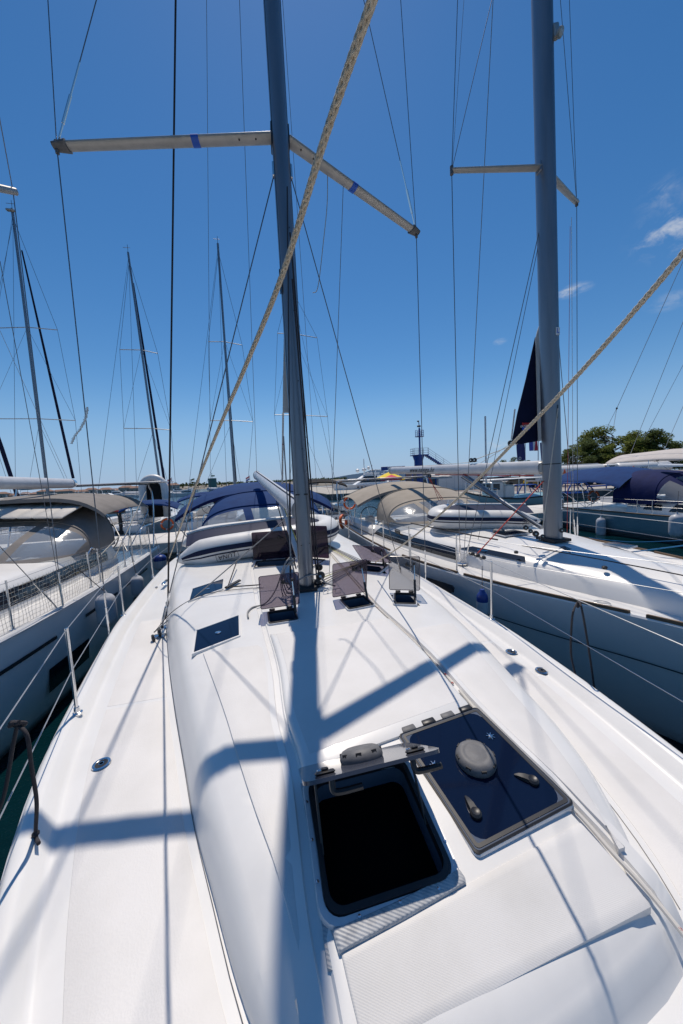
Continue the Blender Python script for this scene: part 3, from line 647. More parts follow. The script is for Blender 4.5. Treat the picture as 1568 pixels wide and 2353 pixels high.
shroud(A, lL, (MU - .1, MV - .02, 6.72), .0065); shroud(A, lR, (MU + .1, MV - .02, 6.72), .006)
mb = MB(); rb = [at_v(x, y, 4.5) for x, y in ((200, 935), (196, 960), (184, 985), (172, 1000), (163, 1020))]; rc = curve(rb, 8)
for i, (a_, b_) in enumerate(zip(rc, rc[1:])):
    w_ = .012 + .010 * ((i * 7) % 5) / 4; mb.quad(a_ + Vector((-w_, 0, 0)), a_ + Vector((w_ * .6, .01, .004)), b_ + Vector((w_ * .8, .01, 0)), b_ + Vector((-w_ * .5, 0, .006)))
mb.build('frayed_ribbon', 'sail', A, flat=True)
wire('halyard', (lL.x + .02, lL.y + .35, 1.62), (MU + .02, MV - .1, 18.4), .011, G['ropek'], A)
MB().tube(curve([(lL.x + .02, lL.y + .35, 1.72), (lL.x + .015, lL.y + .34, 1.62), (lL.x, lL.y + .2, 1.55)], 4), [.02] * 9, 8).build('halyard_shackle', 'black', A)
# spare lines down the mast
for (a, b, r, m_) in (((662, 700), (668, 1335), .007, 'ropek'), ((688, 800), (733, 1335), .009, 'ropek'), ((692, 900), (728, 1340), .009, 'ropek')):
    pa = at_v(*a, MV - .22); pb = at_v(*b, MV - .05); pa.z = min(pa.z, 18)
    wire('halyard', pb, pa + (pa - pb).normalized() * 1.2, r, G[m_], A)
pa, pb = at_v(650, 948, MV + .25), at_v(648, 1112, MV + .3); wire('outhaul', pb, pa, .012, G['ropef'], A)
# furled mainsail edge showing in the mast slot
P = [at_v(x, y, MV + .16) for x, y in ((653, 700), (658, 700), (664, 948), (649, 948), (650, 860))]
MB().slab(P, .012, dirn=(0, 1, 0)).build('mainsail_clew', 'sail', A)
wire('mast_tackline', at_v(664, 1110, MV - .17), at_v(666, 1330, MV - .17), .006, G['ropek'], A)
# flag halyard hanging from the right spreader, and a loose end
p = rt.lerp(tR, .40); wire('flag_halyard', at_z(756, 1320, 1.86), p - Vector((0, 0, .05)), .004, G['ropeg'], A)
pp = [at_v(752, 392, p.y), at_v(751, 470, p.y), at_v(742, 560, p.y), at_v(733, 640, p.y), at_v(727, 668, p.y), at_v(718, 673, p.y)]
MB().tube(curve(pp, 5), .005, 6).build('loose_cord', 'ropew', A)
# thin rigging lines rising aft of the mast
for (a, b, v) in (((532, 0), (570, 750), 9.9),):
    pass
bo0 = Vector((MU - .02, MV + .22, 2.83)); bo1 = at_v(590, 1092, 9.6)
wire('topping_lift', bo1 + Vector((0, 0, .12)), (MU - .02, MV + .15, 18.4), .005, G['wire'], A)
bm_ = MB().tube([bo0, bo1], [.135, .12], 20, ell=(.78, 1.0), up=(0, 0, 1)).build('boom', 'boomw', A)
MB().tube([bo1, bo1 + (bo1 - bo0).normalized() * .04], [.13, .11], 16, ell=(.8, 1.0), up=(0, 0, 1)).build('boom_end', 'steel', bm_)
MB().bbox(bo0 - Vector((0, .05, .02)), (.10, .18, .26), None, .02).build('gooseneck', 'vent', bm_)
MB().tube([bo0.lerp(bo1, .02) + Vector((-.03, 0, .14)), bo0.lerp(bo1, .97) + Vector((-.03, 0, .125))], .008, 6).build('outhaul', 'ropek', bm_)
# rigid vang
va, vb = Vector((MU - .02, MV + .2, 2.02)), bo0.lerp(bo1, .30) - Vector((0, 0, .13))
MB().tube([va, va.lerp(vb, .55)], .038, 12).tube([va.lerp(vb, .5), vb], .026, 12).build('boom_vang', 'boomw', A)
wire('vang_line', va + Vector((-.09, 0, .03)), vb + Vector((-.06, 0, 0)), .009, G['ropek'], A); wire('vang_line', va + Vector((.05, 0, .05)), vb + Vector((.03, 0, 0)), .007, G['ropey'], A)
# backstays
for s_ in (-1, 1): wire('backstay', (-.1 + s_ * 1.9, 12.4, 1.5), (MU, MV + .2, 18.5), .005, G['wire'], A)

# blocks at the mast foot and lines led aft to the right
def block(parent, c, r=.035, axis=(0, 1, 0), name='block', m='black'):
    o = MB().lathe(Vector(c) - Vector(axis).normalized() * r * .35, [(r * .6, 0), (r, r * .12), (r, r * .6), (r * .6, r * .7), (0, r * .7)], 16, axis).build(name, m, parent)
    MB().lathe(Vector(c) - Vector(axis).normalized() * r * .42, [(r * .3, 0), (r * .3, r * .85), (0, r * .85)], 10, axis).build('sheave_pin', 'steel', o); return o
for x, y, v, r in ((736, 1322, 4.2, .055), (733, 1303, 4.32, .045), (729, 1338, 4.22, .045), (742, 1342, 4.25, .035), (722, 1348, 4.3, .04), (738, 1352, 4.2, .03)):
    block(A, at_v(x, y, v), r, (.3, 1, .1))
for x, y, v in ((776, 1362, 0, ), (757, 1362, 0), (748, 1364, 0)):
    c = on_roof(x, y - 3, .01); MB().tube(curve([c + Vector((-.03, 0, 0)), c + Vector((-.025, 0, .035)), c + Vector((.025, 0, .035)), c + Vector((.03, 0, 0))], 4), .006, 6).build('pad_eye', 'steel', A)
org0 = [on_roof(817 + 5 * k, 1296 - 1.5 * k, .03) for k in range(5)]
MB().bbox(sum(org0, Vector()) / 5, (.36, .07, .03), (Vector((1, .35, 0)).normalized(), Vector((-.35, 1, 0)).normalized(), Vector((0, 0, 1))), .01).build('deck_organiser', 'black', A)
for k, m_ in enumerate(('ropef', 'ropey', 'ropek', 'ropek', 'ropeg')):
    a_ = on_roof(735, 1322 + k * 7, .12 - .02 * k); b_ = org0[k] + Vector((0, -.03, .01)); wire('control_line', a_, b_, .0065, G[m_], A)
    c_ = on_roof(738 + k * 3, 1250, .02); MB().tube([org0[k], c_, c_ + (c_ - org0[k]).normalized() * 1.5], .007, 6).build('control_line', m_, A)
# grey coil hanging at the mast and its loose end
cc = at_v(668, 1288, MV - .2)
for k in range(5):
    w1 = .035 + .012 * k; h1 = .30 + .05 * k
    MB().tube(curve([cc + Vector((-.01, 0, .0)), cc + Vector((-w1 - .05, -.02, -h1 * .4)), cc + Vector((-w1 * 1.3, -.03, -h1 * .9)), cc + Vector((.01 * k, -.02, -h1)), cc + Vector((w1 * .6, 0, -h1 * .6)), cc + Vector((.01, 0, 0))], 6), .0065, 6).build('coiled_line', 'ropeg', A)
MB().tube(curve([cc + Vector((-.03, 0, .03)), cc + Vector((.03, -.02, .01)), cc + Vector((-.02, -.02, -.03)), cc + Vector((.02, .01, -.05))], 5), .014, 6).build('coil_hitch', 'ropeg', A)
MB().tube([cc, cc + Vector((.01, .08, 1.5))], .008, 6).build('coiled_line', 'ropeg', A)
pts = [at_v(666, 1280, 4.1), at_v(653, 1298, 4.05), on_roof(637, 1345, .12), on_roof(622, 1372, .05), on_roof(605, 1388, .012), on_roof(580, 1395, .010), on_roof(569, 1406, .010), on_roof(570, 1419, .010)]
MB().tube(curve(pts, 6), .009, 8).build('loose_line', 'ropeg', A)
# grey rope tied round the mast foot
MB().tube(curve([(MU - .25, MV - .25, 1.92), (MU - .10, MV - .15, 2.0), (MU + .04, MV - .15, 2.04), (MU + .15, MV - .12, 2.02), (MU + .22, MV - .17, 1.93), (MU + .34, MV - .18, 1.875)], 6), .011, 8).build('tie_rope', 'ropeg', A)
# black strap with a wooden-looking cleat bar on the roof
b0, b1 = on_roof(519, 1350, .02), on_roof(550, 1333, .03)
MB().tube([b0, b1], .020, 8, ell=(1.4, .8), up=(0, 0, 1)).build('strap_bar', 'black', A)
wire('strap', on_roof(524, 1345, .03), on_roof(544, 1288, .12), .008, G['ropek'], A); wire('strap', on_roof(528, 1348, .03), on_roof(598, 1343, .03), .008, G['ropek'], A)
# long grey line from the side deck block to the gooseneck
gl = [lL + Vector((-.02, -.12, .07)), on_roof(420, 1405, .14), on_roof(520, 1315, .42), at_v(654, 1193, 4.7)]
MB().tube([gl[0], gl[-1]], .0075, 6).build('preventer_line', 'ropeg', A)
MB().tube(curve([gl[0], on_roof(402, 1400, .06), on_roof(470, 1365, .01), on_roof(560, 1352, .01), on_roof(605, 1350, .01)], 6), .004, 5).build('thin_line', 'ropek', A)
block(A, at_z(352, 1466, DZ + .035), .045, (1, .3, .2)); block(A, at_z(366, 1452, DZ + .06), .05, (1, .3, .1)); block(A, at_z(372, 1436, DZ + .09), .04, (1, .2, .1))
MB().bbox(at_z(366, 1460, DZ + .01), (.14, .10, .02), None, .008).build('chainplate', 'steel', A)
MB().bbox(at_z(384, 1440, DZ + .012), (.07, .07, .012), None, .005).build('pad_eye', 'steel', A)
# genoa track along the right side deck
MB().tube([Vector((2.05, v, DZ + .02)) for v in (4.6, 6, 8)], .014, 4).build('genoa_track', 'black', A)
MB().bbox((-1.9, 6.55, 1.53), (.06, .3, .03), None, .01).build('midship_cleat', 'steel', A)

# cockpit, stern rail
for c_, s_ in (((-1.55, 10.9, 1.62), (.4, 3.0, .36)), ((1.45, 10.9, 1.62), (.4, 3.0, .36)), ((0, 9.55, 1.7), (2.8, .25, .5))): MB().bbox(c_, s_, None, .06).build('cockpit_coaming', 'roofgel', A)
def wheel(parent, c, r, axis=(0, -1, .15), m='black', n=6):
    c = Vector(c); z = Vector(axis).normalized(); a = z.orthogonal().normalized(); b = z.cross(a)
    o = MB().tube([c + (a * math.cos(t) + b * math.sin(t)) * r for t in [2 * math.pi * k / 40 for k in range(40)]], .016, 7, closed=True).build('steering_wheel', m, parent)
    for k in range(n):
        t = 2 * math.pi * k / n; MB().tube([c, c + (a * math.cos(t) + b * math.sin(t)) * r], .008, 5).build('spoke', 'steel', o)
    MB().lathe(c - z * .03, [(.05, 0), (.05, .06), (0, .07)], 12, z).build('wheel_hub', m, o); return o
wheel(A, (-.9, 11.2, 2.1), .42); wheel(A, (1.0, 11.2, 2.1), .42)
for s_ in (-1, 1):
    u = -.1 + s_ * 1.95; MB().tube(curve([(u, 11.4, 1.5), (u, 11.5, 2.2), (u * .95, 12.5, 2.25), (u * .4, 12.6, 2.25), (u * .4, 12.6, 1.5)], 4), .013, 7).build('stern_rail', 'steel', A)

# ---------------------------------------------------------------- canopies
def canopy(parent, name, uc, hw, v0, v1, ztop, drop, m, under=None, sagz=.03, n=22, crown=2.2, bows=3, legs=None, nose=.2, zv=0):
    """a cockpit awning: arched across, three bows, thin cloth with a turned-down edge"""
    def pt(t, k): 
        u = uc + hw * math.copysign(abs(t) ** .92, t); v = v0 + (v1 - v0) * k
        z = ztop - drop * abs(t) ** crown - sagz * math.sin(math.pi * ((k * (bows - 1)) % 1)) * (1 - t * t) - (nose if k < .5 else .10) * abs(2 * k - 1) ** 2.2 + zv * k
        return Vector((u, v, z))
    rows = []
    for i in range(n + 1):
        t = -1 + 2 * i / n; rows.append([pt(t, k / 16) + Vector((0, 0, .0)) for k in range(17)])
    low = [[p - Vector((0, 0, .018)) for p in r][::-1] for r in rows]
    mb = MB().rings([a + b for a, b in zip(rows, low)], closed=True, caps=True)
    o = mb.build(name, m, parent, smooth=60)
    mv = MB(); P = [pt(-1 + 2 * i / n, 0) for i in range(n + 1)]
    mv.rings([[p + Vector((0, 0, .004)) for p in P], [p - Vector((0, .012, .075)) for p in P], [p - Vector((0, .0, .075)) for p in P], [p + Vector((0, .01, 0)) for p in P]], closed=False); mv.build('canopy_edge', under or m, o)
    for b in range(bows):
        k = b / (bows - 1) * .94 + .03
        arc = [pt(-1 + 2 * i / n, k) - Vector((0, 0, .03)) for i in range(n + 1)]
        MB().tube(arc, .014, 7).build('canopy_bow', 'steel', o)
    zb = legs if legs is not None else ztop - drop - 1.0
    for s_ in (-1, 1):
        foot = Vector((uc + s_ * hw * .93, (v0 + v1) / 2 - .1, zb))
        for k in (.03, .5, .97): MB().tube(curve([pt(s_ * .99, k) - Vector((0, 0, .02)), pt(s_ * 1.0, k).lerp(foot, .15) + Vector((s_ * .04, 0, -.05)), foot], 4), .013, 7).build('canopy_leg', 'steel', o)
    return o
def sprayhood(parent, uc, hw, va, vm, vf, zt, zb, m, wins, zb2=None, n=28, sd_=1, clear='clear', bulge=.07, zm=None, kw=(1.15, 1.88)):
    """arched hood: cloth from the aft bow to the middle bow, then a sloping front with clear panels.  wins = ranges of the arch (0..1) that are clear"""
    zb2 = zb if zb2 is None else zb2
    def arch(t, h, w_, v, z0):
        a = math.pi * t; cu, su = math.cos(a), math.sin(a)
        return Vector((uc - w_ * math.copysign(abs(cu) ** .72, cu), v, z0 + h * abs(su) ** .62))
    def row(k, t):                                    # k 0 aft .. 1 middle .. 2 front foot
        if k <= 1: return arch(t, (zt + ((zm or zt - .24) - zt) * k - zb2) * (1 + .04 * math.sin(math.pi * k)), hw, va + (vm - va) * k, zb2)
        q = k - 1; su = math.sin(math.pi * t)
        top = arch(t, (zm or zt - .24) - zb2, hw, vm, zb2); fr = Vector((uc - hw * .98 * math.cos(math.pi * t) * (1 if abs(math.cos(math.pi * t)) > .0 else 1), vm + (vf - vm) * su ** .55, zb))
        p = top.lerp(fr, q); p.y += (vf - vm) * bulge * math.sin(math.pi * q) * su; p.z += .05 * math.sin(math.pi * q) * su; return p
    ks = [0, .33, .66, 1, 1.12, 1.22, 1.4, 1.6, 1.8, 1.9, 2.0]
    ts = [i / n for i in range(n + 1)]
    cl, wn = MB(), {}
    R = [[row(k, t) for t in ts] for k in ks]
    for i in range(len(ks) - 1):
        for j in range(n):
            tm = (ts[j] + ts[j + 1]) / 2; q = (R[i][j], R[i][j + 1], R[i + 1][j + 1], R[i + 1][j])
            w_ = next((x for x in wins if x[0] < tm < x[1]), None)
            if w_ and kw[0] < (ks[i] + ks[i + 1]) / 2 < kw[1]: wn.setdefault(w_, MB()).quad(*q)
            else: cl.quad(*q)
    def weld(mb):
        keys = {}; nv = []; mp = []
        for p in mb.v:
            k = (round(p.x, 4), round(p.y, 4), round(p.z, 4))
            if k not in keys: keys[k] = len(nv); nv.append(p)
            mp.append(keys[k])
        mb.v = nv; F = []
        for f in mb.f:
            g = []
            for i in f:
                if mp[i] not in g: g.append(mp[i])
            if len(g) > 2: F.append(tuple(g))
        mb.f = F; return mb
    o = weld(cl).build('sprayhood', m, parent, smooth=80)
    for x in wn.values(): weld(x).build('clear_window', clear, o, smooth=80)
    for k in (0.01, 1.0):
        MB().tube([row(k, t) + Vector((0, .0, .012)) for t in ts], .013, 6).build('hood_bow', m if k else 'steel', o)
    return o
sprayhood(A, -.10, 1.42, 9.0, 8.1, 7.45, 3.02, 2.08, 'cblue', [(.10, .42), (.47, .66), (.70, .90)], zb2=1.95, zm=2.72, kw=(1.1, 1.95))
canopy(A, 'bimini', -.28, 2.05, 9.3, 11.7, 3.27, .60, 'cblue', under='cdark', legs=1.6, nose=.26)
# ================================================================ DINGHIES
def dinghy(name, label, cat, near, bowpts, far, r, flip=1, stripe=((0, 20), (-14, -8)), logo=None, seam=True, side=(0, -1, 0), loc=None, group='upturned inflatable dinghies lashed on the yachts'):
    """upturned inflatable: near tube, bow curve, far tube, cone ends"""
    path = curve(near, 6)[:-1] + curve([near[-1]] + bowpts + [far[0]], 7)[:-1] + curve(far, 6)
    n = len(path); rr = []
    L0 = 0; acc = [0]
    for i in range(1, n): acc.append(acc[-1] + (path[i] - path[i - 1]).length)
    tot = acc[-1]; cone = .42
    for a in acc:
        q = min(a, tot - a); rr.append(r * (max(.10, min(1, .12 + .88 * (q / cone) ** .8)) if q < cone else 1))
    loc = loc or (near[-1] + Vector((0, 0, -r))); t = thing(name, label, cat, loc, group)
    tb = MB().tube(path, rr, 24).build('tube', 'tube', t, smooth=60)
    sv = Vector(side)
    for lo, hi in stripe:
        rows = []
        for i in range(2, n - 2):
            tan = (path[i + 1] - path[i - 1]).normalized(); s_ = tan.cross(Vector((0, 0, 1))).normalized(); c0 = sum(path, Vector()) / n
            if s_.dot(path[i] - c0) < 0: s_ = -s_
            up = s_.cross(tan); up = up if up.z > 0 else -up
            rows.append([path[i] + (s_ * math.cos(rad(a)) + up * math.sin(rad(a))) * (rr[i] * 1.012 + .003) for a in (lo, lo + (hi - lo) * .33, lo + (hi - lo) * .66, hi)])
        MB().grid(rows).build('rubbing_strip', 'navyband', tb, smooth=60)
    # floor of the hull between the tubes (turned up)
    rows = []
    na, fa = curve(near, 6), curve(far, 6)[::-1]
    for k in range(9):
        q = .12 + .88 * k / 8; a = na[int(q * (len(na) - 1))]; b = fa[int(q * (len(fa) - 1))]
        rows.append([a.lerp(b, s_) + Vector((0, 0, r * (.62 + .55 * math.sin(math.pi * s_)))) for s_ in (.06, .2, .38, .5, .62, .8, .94)])
    c_ = sum(bowpts, Vector()) / len(bowpts)
    rows.append([rows[-1][j].lerp(c_ + Vector((0, 0, r * .75)), .75) for j in range(7)])
    MB().grid(rows).build('floor', 'navyband', t, smooth=60)
    MB().tube([rows[k][3] + Vector((0, 0, .01)) for k in range(9)], r * .16, 8).build('keel', 'tube', t)
    return t
RA = .235
va = 6.25
dA = dinghy('inflatable_dinghy', 'white inflatable dinghy with navy stripes lying upside down in front of the royal blue sprayhood', 'dinghy',
    [at_v(407, 1289, va), at_v(450, 1274, va), at_v(500, 1262, va), at_v(560, 1252, va), at_v(640, 1240, va), at_v(700, 1231, va)],
    [at_v(735, 1226, va + .15), at_v(751, 1216, va + .5), at_v(744, 1208, va + .9)],
    [at_v(705, 1205, 7.5), at_v(640, 1211, 7.5), at_v(560, 1222, 7.5), at_v(500, 1229, 7.5), at_v(455, 1238, 7.5), at_v(418, 1252, 7.5)], RA)
def logo(t, c, w_, r, ang=180, s_=(0, -1, 0), slope=0.0, name='LUNA'):
    """name printed upside down because the hull is turned over, inside a rounded outline"""
    xd = Vector((-1, 0, -slope)); yd = Vector((0, .25, -1)); Z = xd.normalized().cross((yd - xd.normalized() * yd.dot(xd.normalized())).normalized())
    text('logo_lettering', name, w_ * .30, c, xd, yd, 'print', t, spacing=1.0, shear=.25)
    X = xd.normalized(); Y = (yd - X * yd.dot(X)).normalized()
    MB().tube([c + X * x + Y * y for x, y in rrect(w_, w_ * .38, w_ * .08)], .0035, 5, closed=True).build('logo_outline', 'print', t)
logo(dA, at_v(522, 1277, va - RA - .012), .36, RA, slope=.17)
for x, y in ((535, 1268), (470, 1266)): MB().bbox(at_v(x + 10, y + 26, va - .10), (.06, .05, .05), None, .01).build('strap_patch', 'tube', dA)
MB().tube([at_v(455, 1300, va + .2), at_v(452, 1290, va + .2)], .012, 6).build('chock', 'ropew', dA)

# ================================================================ NEIGHBOURING YACHTS
def deckmesh(l, r, zs, v0, v1, parent, m='gel', rail=True, step=.15):
    n = int(abs(v1 - v0) / step); rows = []
    for i in range(n + 1):
        v = v0 + (v1 - v0) * i / n; a, b = l(v), r(v); k = min(1, (b - a) / .6)
        o = [(0, zs - .003), (.015 * k, zs + .02), (.06 * k, zs + .02), (.09 * k, zs - .03), (.12 * k, zs - .035)]
        rows.append([Vector((a + x, v, z)) for x, z in o] + [Vector((b - x, v, z)) for x, z in o[::-1]])
    return MB().grid(rows).build('deck', m, parent, smooth=50)
PR = [(0, 0), (.25, .45), (.5, .74), (.8, .93), (1, 1)]
PC = [(0, 0), (.12, .40), (.35, .64), (.70, .79), (1, .86)]
def cabin(l, r, zs, top, v0, v1, parent, m='roofgel', inward=.22, name='coachroof', n=30, P=PR, cr=(.04, .05)):
    rows = []
    for i in range(n + 1):
        t = i / n; v = v0 + (v1 - v0) * t; a, b = l(v), r(v); H = top(v)
        row = [(a + inward * x, zs - .04 + (H - zs) * y) for x, y in P] + [(a + (b - a) * .25 + inward * .5, H + cr[0]), ((a + b) / 2, H + cr[1]), (b - (b - a) * .25 - inward * .5, H + cr[0])] + [(b - inward * x, zs - .04 + (H - zs) * y) for x, y in P[::-1]]
        rows.append([Vector((x, v, z)) for x, z in row])
    mb = MB().grid(rows)
    for e in (rows[0], rows[-1]): mb.add(e, [tuple(range(len(e)))])
    return mb.build(name, m, parent, smooth=40)
def sideband(l, zs, top, v0, v1, f0, f1, parent, m='darkwin', sgn=1, inward=.22, name='window', skew=.25, n=12, out=.012, P=PR):
    """long dark window set in the sloping cabin side; ends cut slanting"""
    def pt(v, f):
        ys = [b for a, b in P]; xs = [a for a, b in P]
        x = float(np.interp(f, ys, xs)); H = top(v); return Vector((l(v) + sgn * (inward * x - out), v, zs - .04 + (H - zs) * f + out * .5))
    rows = []
    for i in range(n + 1):
        t = i / n; rows.append([pt(v0 + (v1 - v0) * t + skew * (k / 4) * (1 - t) * (1 if v1 > v0 else -1) - skew * .5 * (1 - k / 4) * t, f0 + (f1 - f0) * k / 4) for k in range(5)])
    return MB().grid(rows).build(name, m, parent)
# ---- yacht on the left
B = thing('sailing_yacht', 'white sailing yacht at left with netting along its rail and a grey-brown sprayhood', 'sailing yacht', (-5.2, 5, 0))
_hb = TS((-2.4, .02), (-1.2, .7), (0, 1.15), (1.5, 1.55), (3, 1.82), (4.4, 1.98), (5.6, 2.08), (7, 2.12), (9, 2.08), (11.1, 1.95))
Bl, Br = (lambda v: -5.22 - _hb(v)), (lambda v: -5.22 + _hb(v)); BZ = 1.5
hull('hull', Bl, Br, BZ, -2.4, 11.1, 'hullw', B)
deckmesh(Bl, Br, BZ, -2.4, 11.1, B)
_bc = TS((-.2, .3), (1, .8), (3, 1.15), (5, 1.36), (7, 1.44), (9.6, 1.4)); _bt = TS((-.2, 1.55), (1, 1.75), (3, 1.92), (9.6, 2.0))
Bcl, Bcr = (lambda v: -5.22 - _bc(v)), (lambda v: -5.22 + _bc(v))
cabin(Bcl, Bcr, BZ, _bt, -.2, 9.6, B)
sideband(Bcr, BZ, _bt, 3.6, 9.2, .22, .70, B, sgn=-1)
for v0, v1, zz in ((2.5, 5.6, 1.10), (6.35, 7.6, 1.12), (8.1, 9.6, 1.14)):   # long dark inlays in the topsides
    mb = MB(); mb.grid([[Vector((Br(v) + .006 - .10 * max(0, 1 - (v + 2.4) / 13.5 * 2.2) ** 1.3 * (1 - z / 1.5) * 3, v, z)) for z in (zz, zz + .05)] for v in np.linspace(v0, v1, 9)]); mb.build('hull_inlay', 'darkwin', B)
for v0, v1, za, zb_ in ((5.35, 6.35, .42, .74), (8.4, 9.1, .45, .75)):
    MB().grid([[Vector((Br(v) + .012 - .03 * (1.5 - z), v + (z - za) * .15, z)) for z in (za, zb_)] for v in np.linspace(v0, v1, 6)]).build('hull_window', 'darkwin', B)
MB().tube([Vector((Br(v) + .012, v, BZ - .02)) for v in np.linspace(-2, 11, 30)], .016, 6).build('rub_strake', 'boomw', B)
bp = [(-3.02, 2.4), (-3.12, 4.96), (-3.1, 6.75), (-3.11, 7.10), (-3.12, 8.3), (-3.14, 8.8), (-3.18, 10.3)]
bp = [(Br(v) - .06, v) for u, v in bp]
for u, v in bp: stanchion(B, u, v, BZ + .02, .64)
for a_, b_ in ((bp[2], bp[3]), (bp[4], bp[5])):
    MB().tube(curve([(a_[0], a_[1], 2.1), (a_[0], (a_[1] + b_[1]) / 2, 2.2), (b_[0], b_[1], 2.1)], 4), .0125, 6).build('gate_rail', 'steel', B)
for z in (2.13, 1.84): lifeline(B, [Vector((u, v, z)) for u, v in bp])
# netting along the rail
mb = MB(); vs_ = np.arange(2.6, 10.25, .062)
def netp(v, z): 
    fr = (v * .9) % 1.9; s = .05 * math.sin(math.pi * fr / 1.9); return Vector((Br(v) - .06 + .012 * math.sin(v * 17 + z * 9), v, z - s * (z - 1.5) / .6))
for v in vs_: mb.tube([netp(v + .01 * math.sin(z * 40), z) for z in (1.53, 1.68, 1.83, 1.98, 2.12)], .0022, 3, caps=False)
for z in np.arange(1.53, 2.13, .062): mb.tube([netp(v, z) for v in vs_[::2]], .0022, 3, caps=False)
tag(mb.build('netting', 'ropew', B, flat=True), kind='stuff')
sprayhood(B, -5.25, 1.50, 9.35, 8.2, 6.9, 2.98, 1.98, 'cgrey', [(.06, .34), (.38, .62), (.66, .93)], zb2=1.9, zm=2.66)
canopy(B, 'bimini', -5.35, 1.80, 8.5, 11.4, 3.20, .42, 'cgrey', under='cgrey', legs=1.6, crown=4.2, nose=.08)
bb = MB().tube([(-5.22, 2.6, 3.5), (-5.22, 10.75, 3.47)], [.15, .125], 20, ell=(.9, 1), up=(0, 0, 1)).build('boom', 'boomw', B)
MB().tube([(-5.22, 10.7, 3.47), (-5.22, 10.85, 3.47)], [.13, .11], 16).build('boom_end', 'steel', bb)
MB().tube([(-5.25, 2.3, 1.9), (-5.25, 2.3, 17.5)], .13, 20, ell=(.75, 1), up=(0, 1, 0)).build('mast', 'alu', B)
chB = at_z(144, 1392, 1.52); tipB = at_u(30, 440, chB.x - .02)
shroud(B, chB, tipB, .006); shroud(B, tipB, at_v(-40, 60, 4.6), .005, tb=False)
shroud(B, chB + Vector((-.05, -.05, 0)), (-5.15, 2.5, 8.6), .0055); shroud(B, chB + Vector((-.02, .05, 0)), at_v(0, 600, 5.2), .004)
MB().tube([at_v(-60, 420, tipB.y - .4), tipB + Vector((.03, 0, 0))], [.05, .045], 10).build('spreader', 'alulight', B)
wire('topping_lift', (-5.22, 10.6, 3.58), (-5.25, 2.6, 17.2), .004, G['wirel'], B)
wheel(B, (-4.45, 10.3, 1.98), .42)
for (x0, y0, x1, y1) in ((230, 1252, 333, 1128),):
    pass
MB().tube([at_v(335, 1129, 9.9), at_v(263, 1302 - 20, 8.4)], .012, 6).build('canopy_strap', 'ropew', B)
MB().tube([at_v(335 - 60, 1230, 8.0), at_v(226, 1280, 7.4)], .012, 6).build('canopy_strap', 'ropew', B)
for s_ in (-1, 1): MB().tube(curve([(-5.22 + s_ * 1.85, 9.9, 1.5), (-5.22 + s_ * 1.85, 10, 2.15), (-5.22 + s_ * 1.8, 11, 2.2), (-5.22 + s_ * .6, 11.1, 2.2), (-5.22 + s_ * .6, 11.1, 1.5)], 4), .013, 7).build('stern_rail', 'steel', B)
# stern arch over the cockpit
MB().tube(curve([(-3.4, 11.0, 1.5), (-3.4, 11.3, 2.6), (-3.5, 11.5, 3.25), (-3.9, 11.5, 3.38), (-6.6, 11.5, 3.38), (-7.0, 11.5, 3.2), (-7.1, 11.0, 1.5)], 5), .022, 8).build('stern_arch', 'steel', B)
MB().bbox((-4.4, 11.6, 3.42), (2.8, 1.4, .035), None, .01).build('solar_panel', 'boomw', B)
for (c, sx, sy, tz, rz) in (((-5.65, 8.75, 3.00), 2.1, 1.0, .0, .02), ((-5.0, 8.35, 2.88), 1.9, .85, .0, -.04)):
    X = Vector((math.cos(rz), math.sin(rz), -.06)).normalized(); Y = Vector((-math.sin(rz), math.cos(rz), .26)); Y = (Y - X * Y.dot(X)).normalized(); Z = X.cross(Y)
    t = thing('sun_cushion', 'off-white quilted sun cushion, %s of the two on the grey sprayhood' % ('upper' if c[2] > 2.95 else 'lower'), 'cushion', c, 'quilted cushions on the sprayhood')
    for k in range(7):
        MB().bbox(Vector(c) + X * (sx * (-.5 + (k + .5) / 7)), (sx / 7 * .99, sy, .055), (X, Y, Z), .022).build('quilted_panel', 'cush', t)
# ---- yacht on the right
Cy = thing('sailing_yacht', 'grey-hulled sailing yacht at right with teak toe rails and a taupe sprayhood', 'sailing yacht', (4.88, 5, 0))
Cl = TS((.15, 4.87), (.5, 4.74), (1, 4.55), (1.8, 4.28), (2.56, 4.06), (2.9, 3.92), (3.47, 3.65), (4.2, 3.33), (5.04, 3.04), (6.4, 2.72), (8.6, 2.58), (11, 2.62), (14.0, 2.8))
Cr = TS((.15, 4.89), (1, 5.6), (2.5, 6.45), (4.5, 7.04), (5.5, 7.2), (7.3, 7.34), (10, 7.35), (14, 7.0)); CZ = 1.52
hull('hull', Cl, Cr, CZ, .15, 14.0, 'hullg', Cy)
deckmesh(Cl, Cr, CZ, .15, 14.0, Cy)
_cc = TS((1.0, 4.75), (1.8, 4.62), (2.96, 4.42), (3.66, 4.2), (5.05, 3.74), (5.9, 3.5), (7, 3.3), (8, 3.15), (9.8, 3.05)); _ct = TS((1.0, 1.60), (2.0, 1.78), (3.4, 1.88), (5, 1.94), (9.8, 2.0))
Ccl, Ccr = _cc, (lambda v: 9.96 - _cc(v))
cabin(Ccl, Ccr, CZ, _ct, 1.0, 9.8, Cy, inward=.34, n=44, P=PC, cr=(0, .02))
sideband(Ccl, CZ, _ct, 9.75, 6.05, .14, .62, Cy, sgn=1, inward=.34, skew=.35, P=PC)
sideband(Ccl, CZ, _ct, 5.95, 4.75, .64, .78, Cy, sgn=1, inward=.34, skew=.2, P=PC)
MB().bbox(Vector((Ccl(8.2) + .07, 8.2, 1.82)), (.02, .35, .12), None, .006).build('window_vent', 'black', Cy)
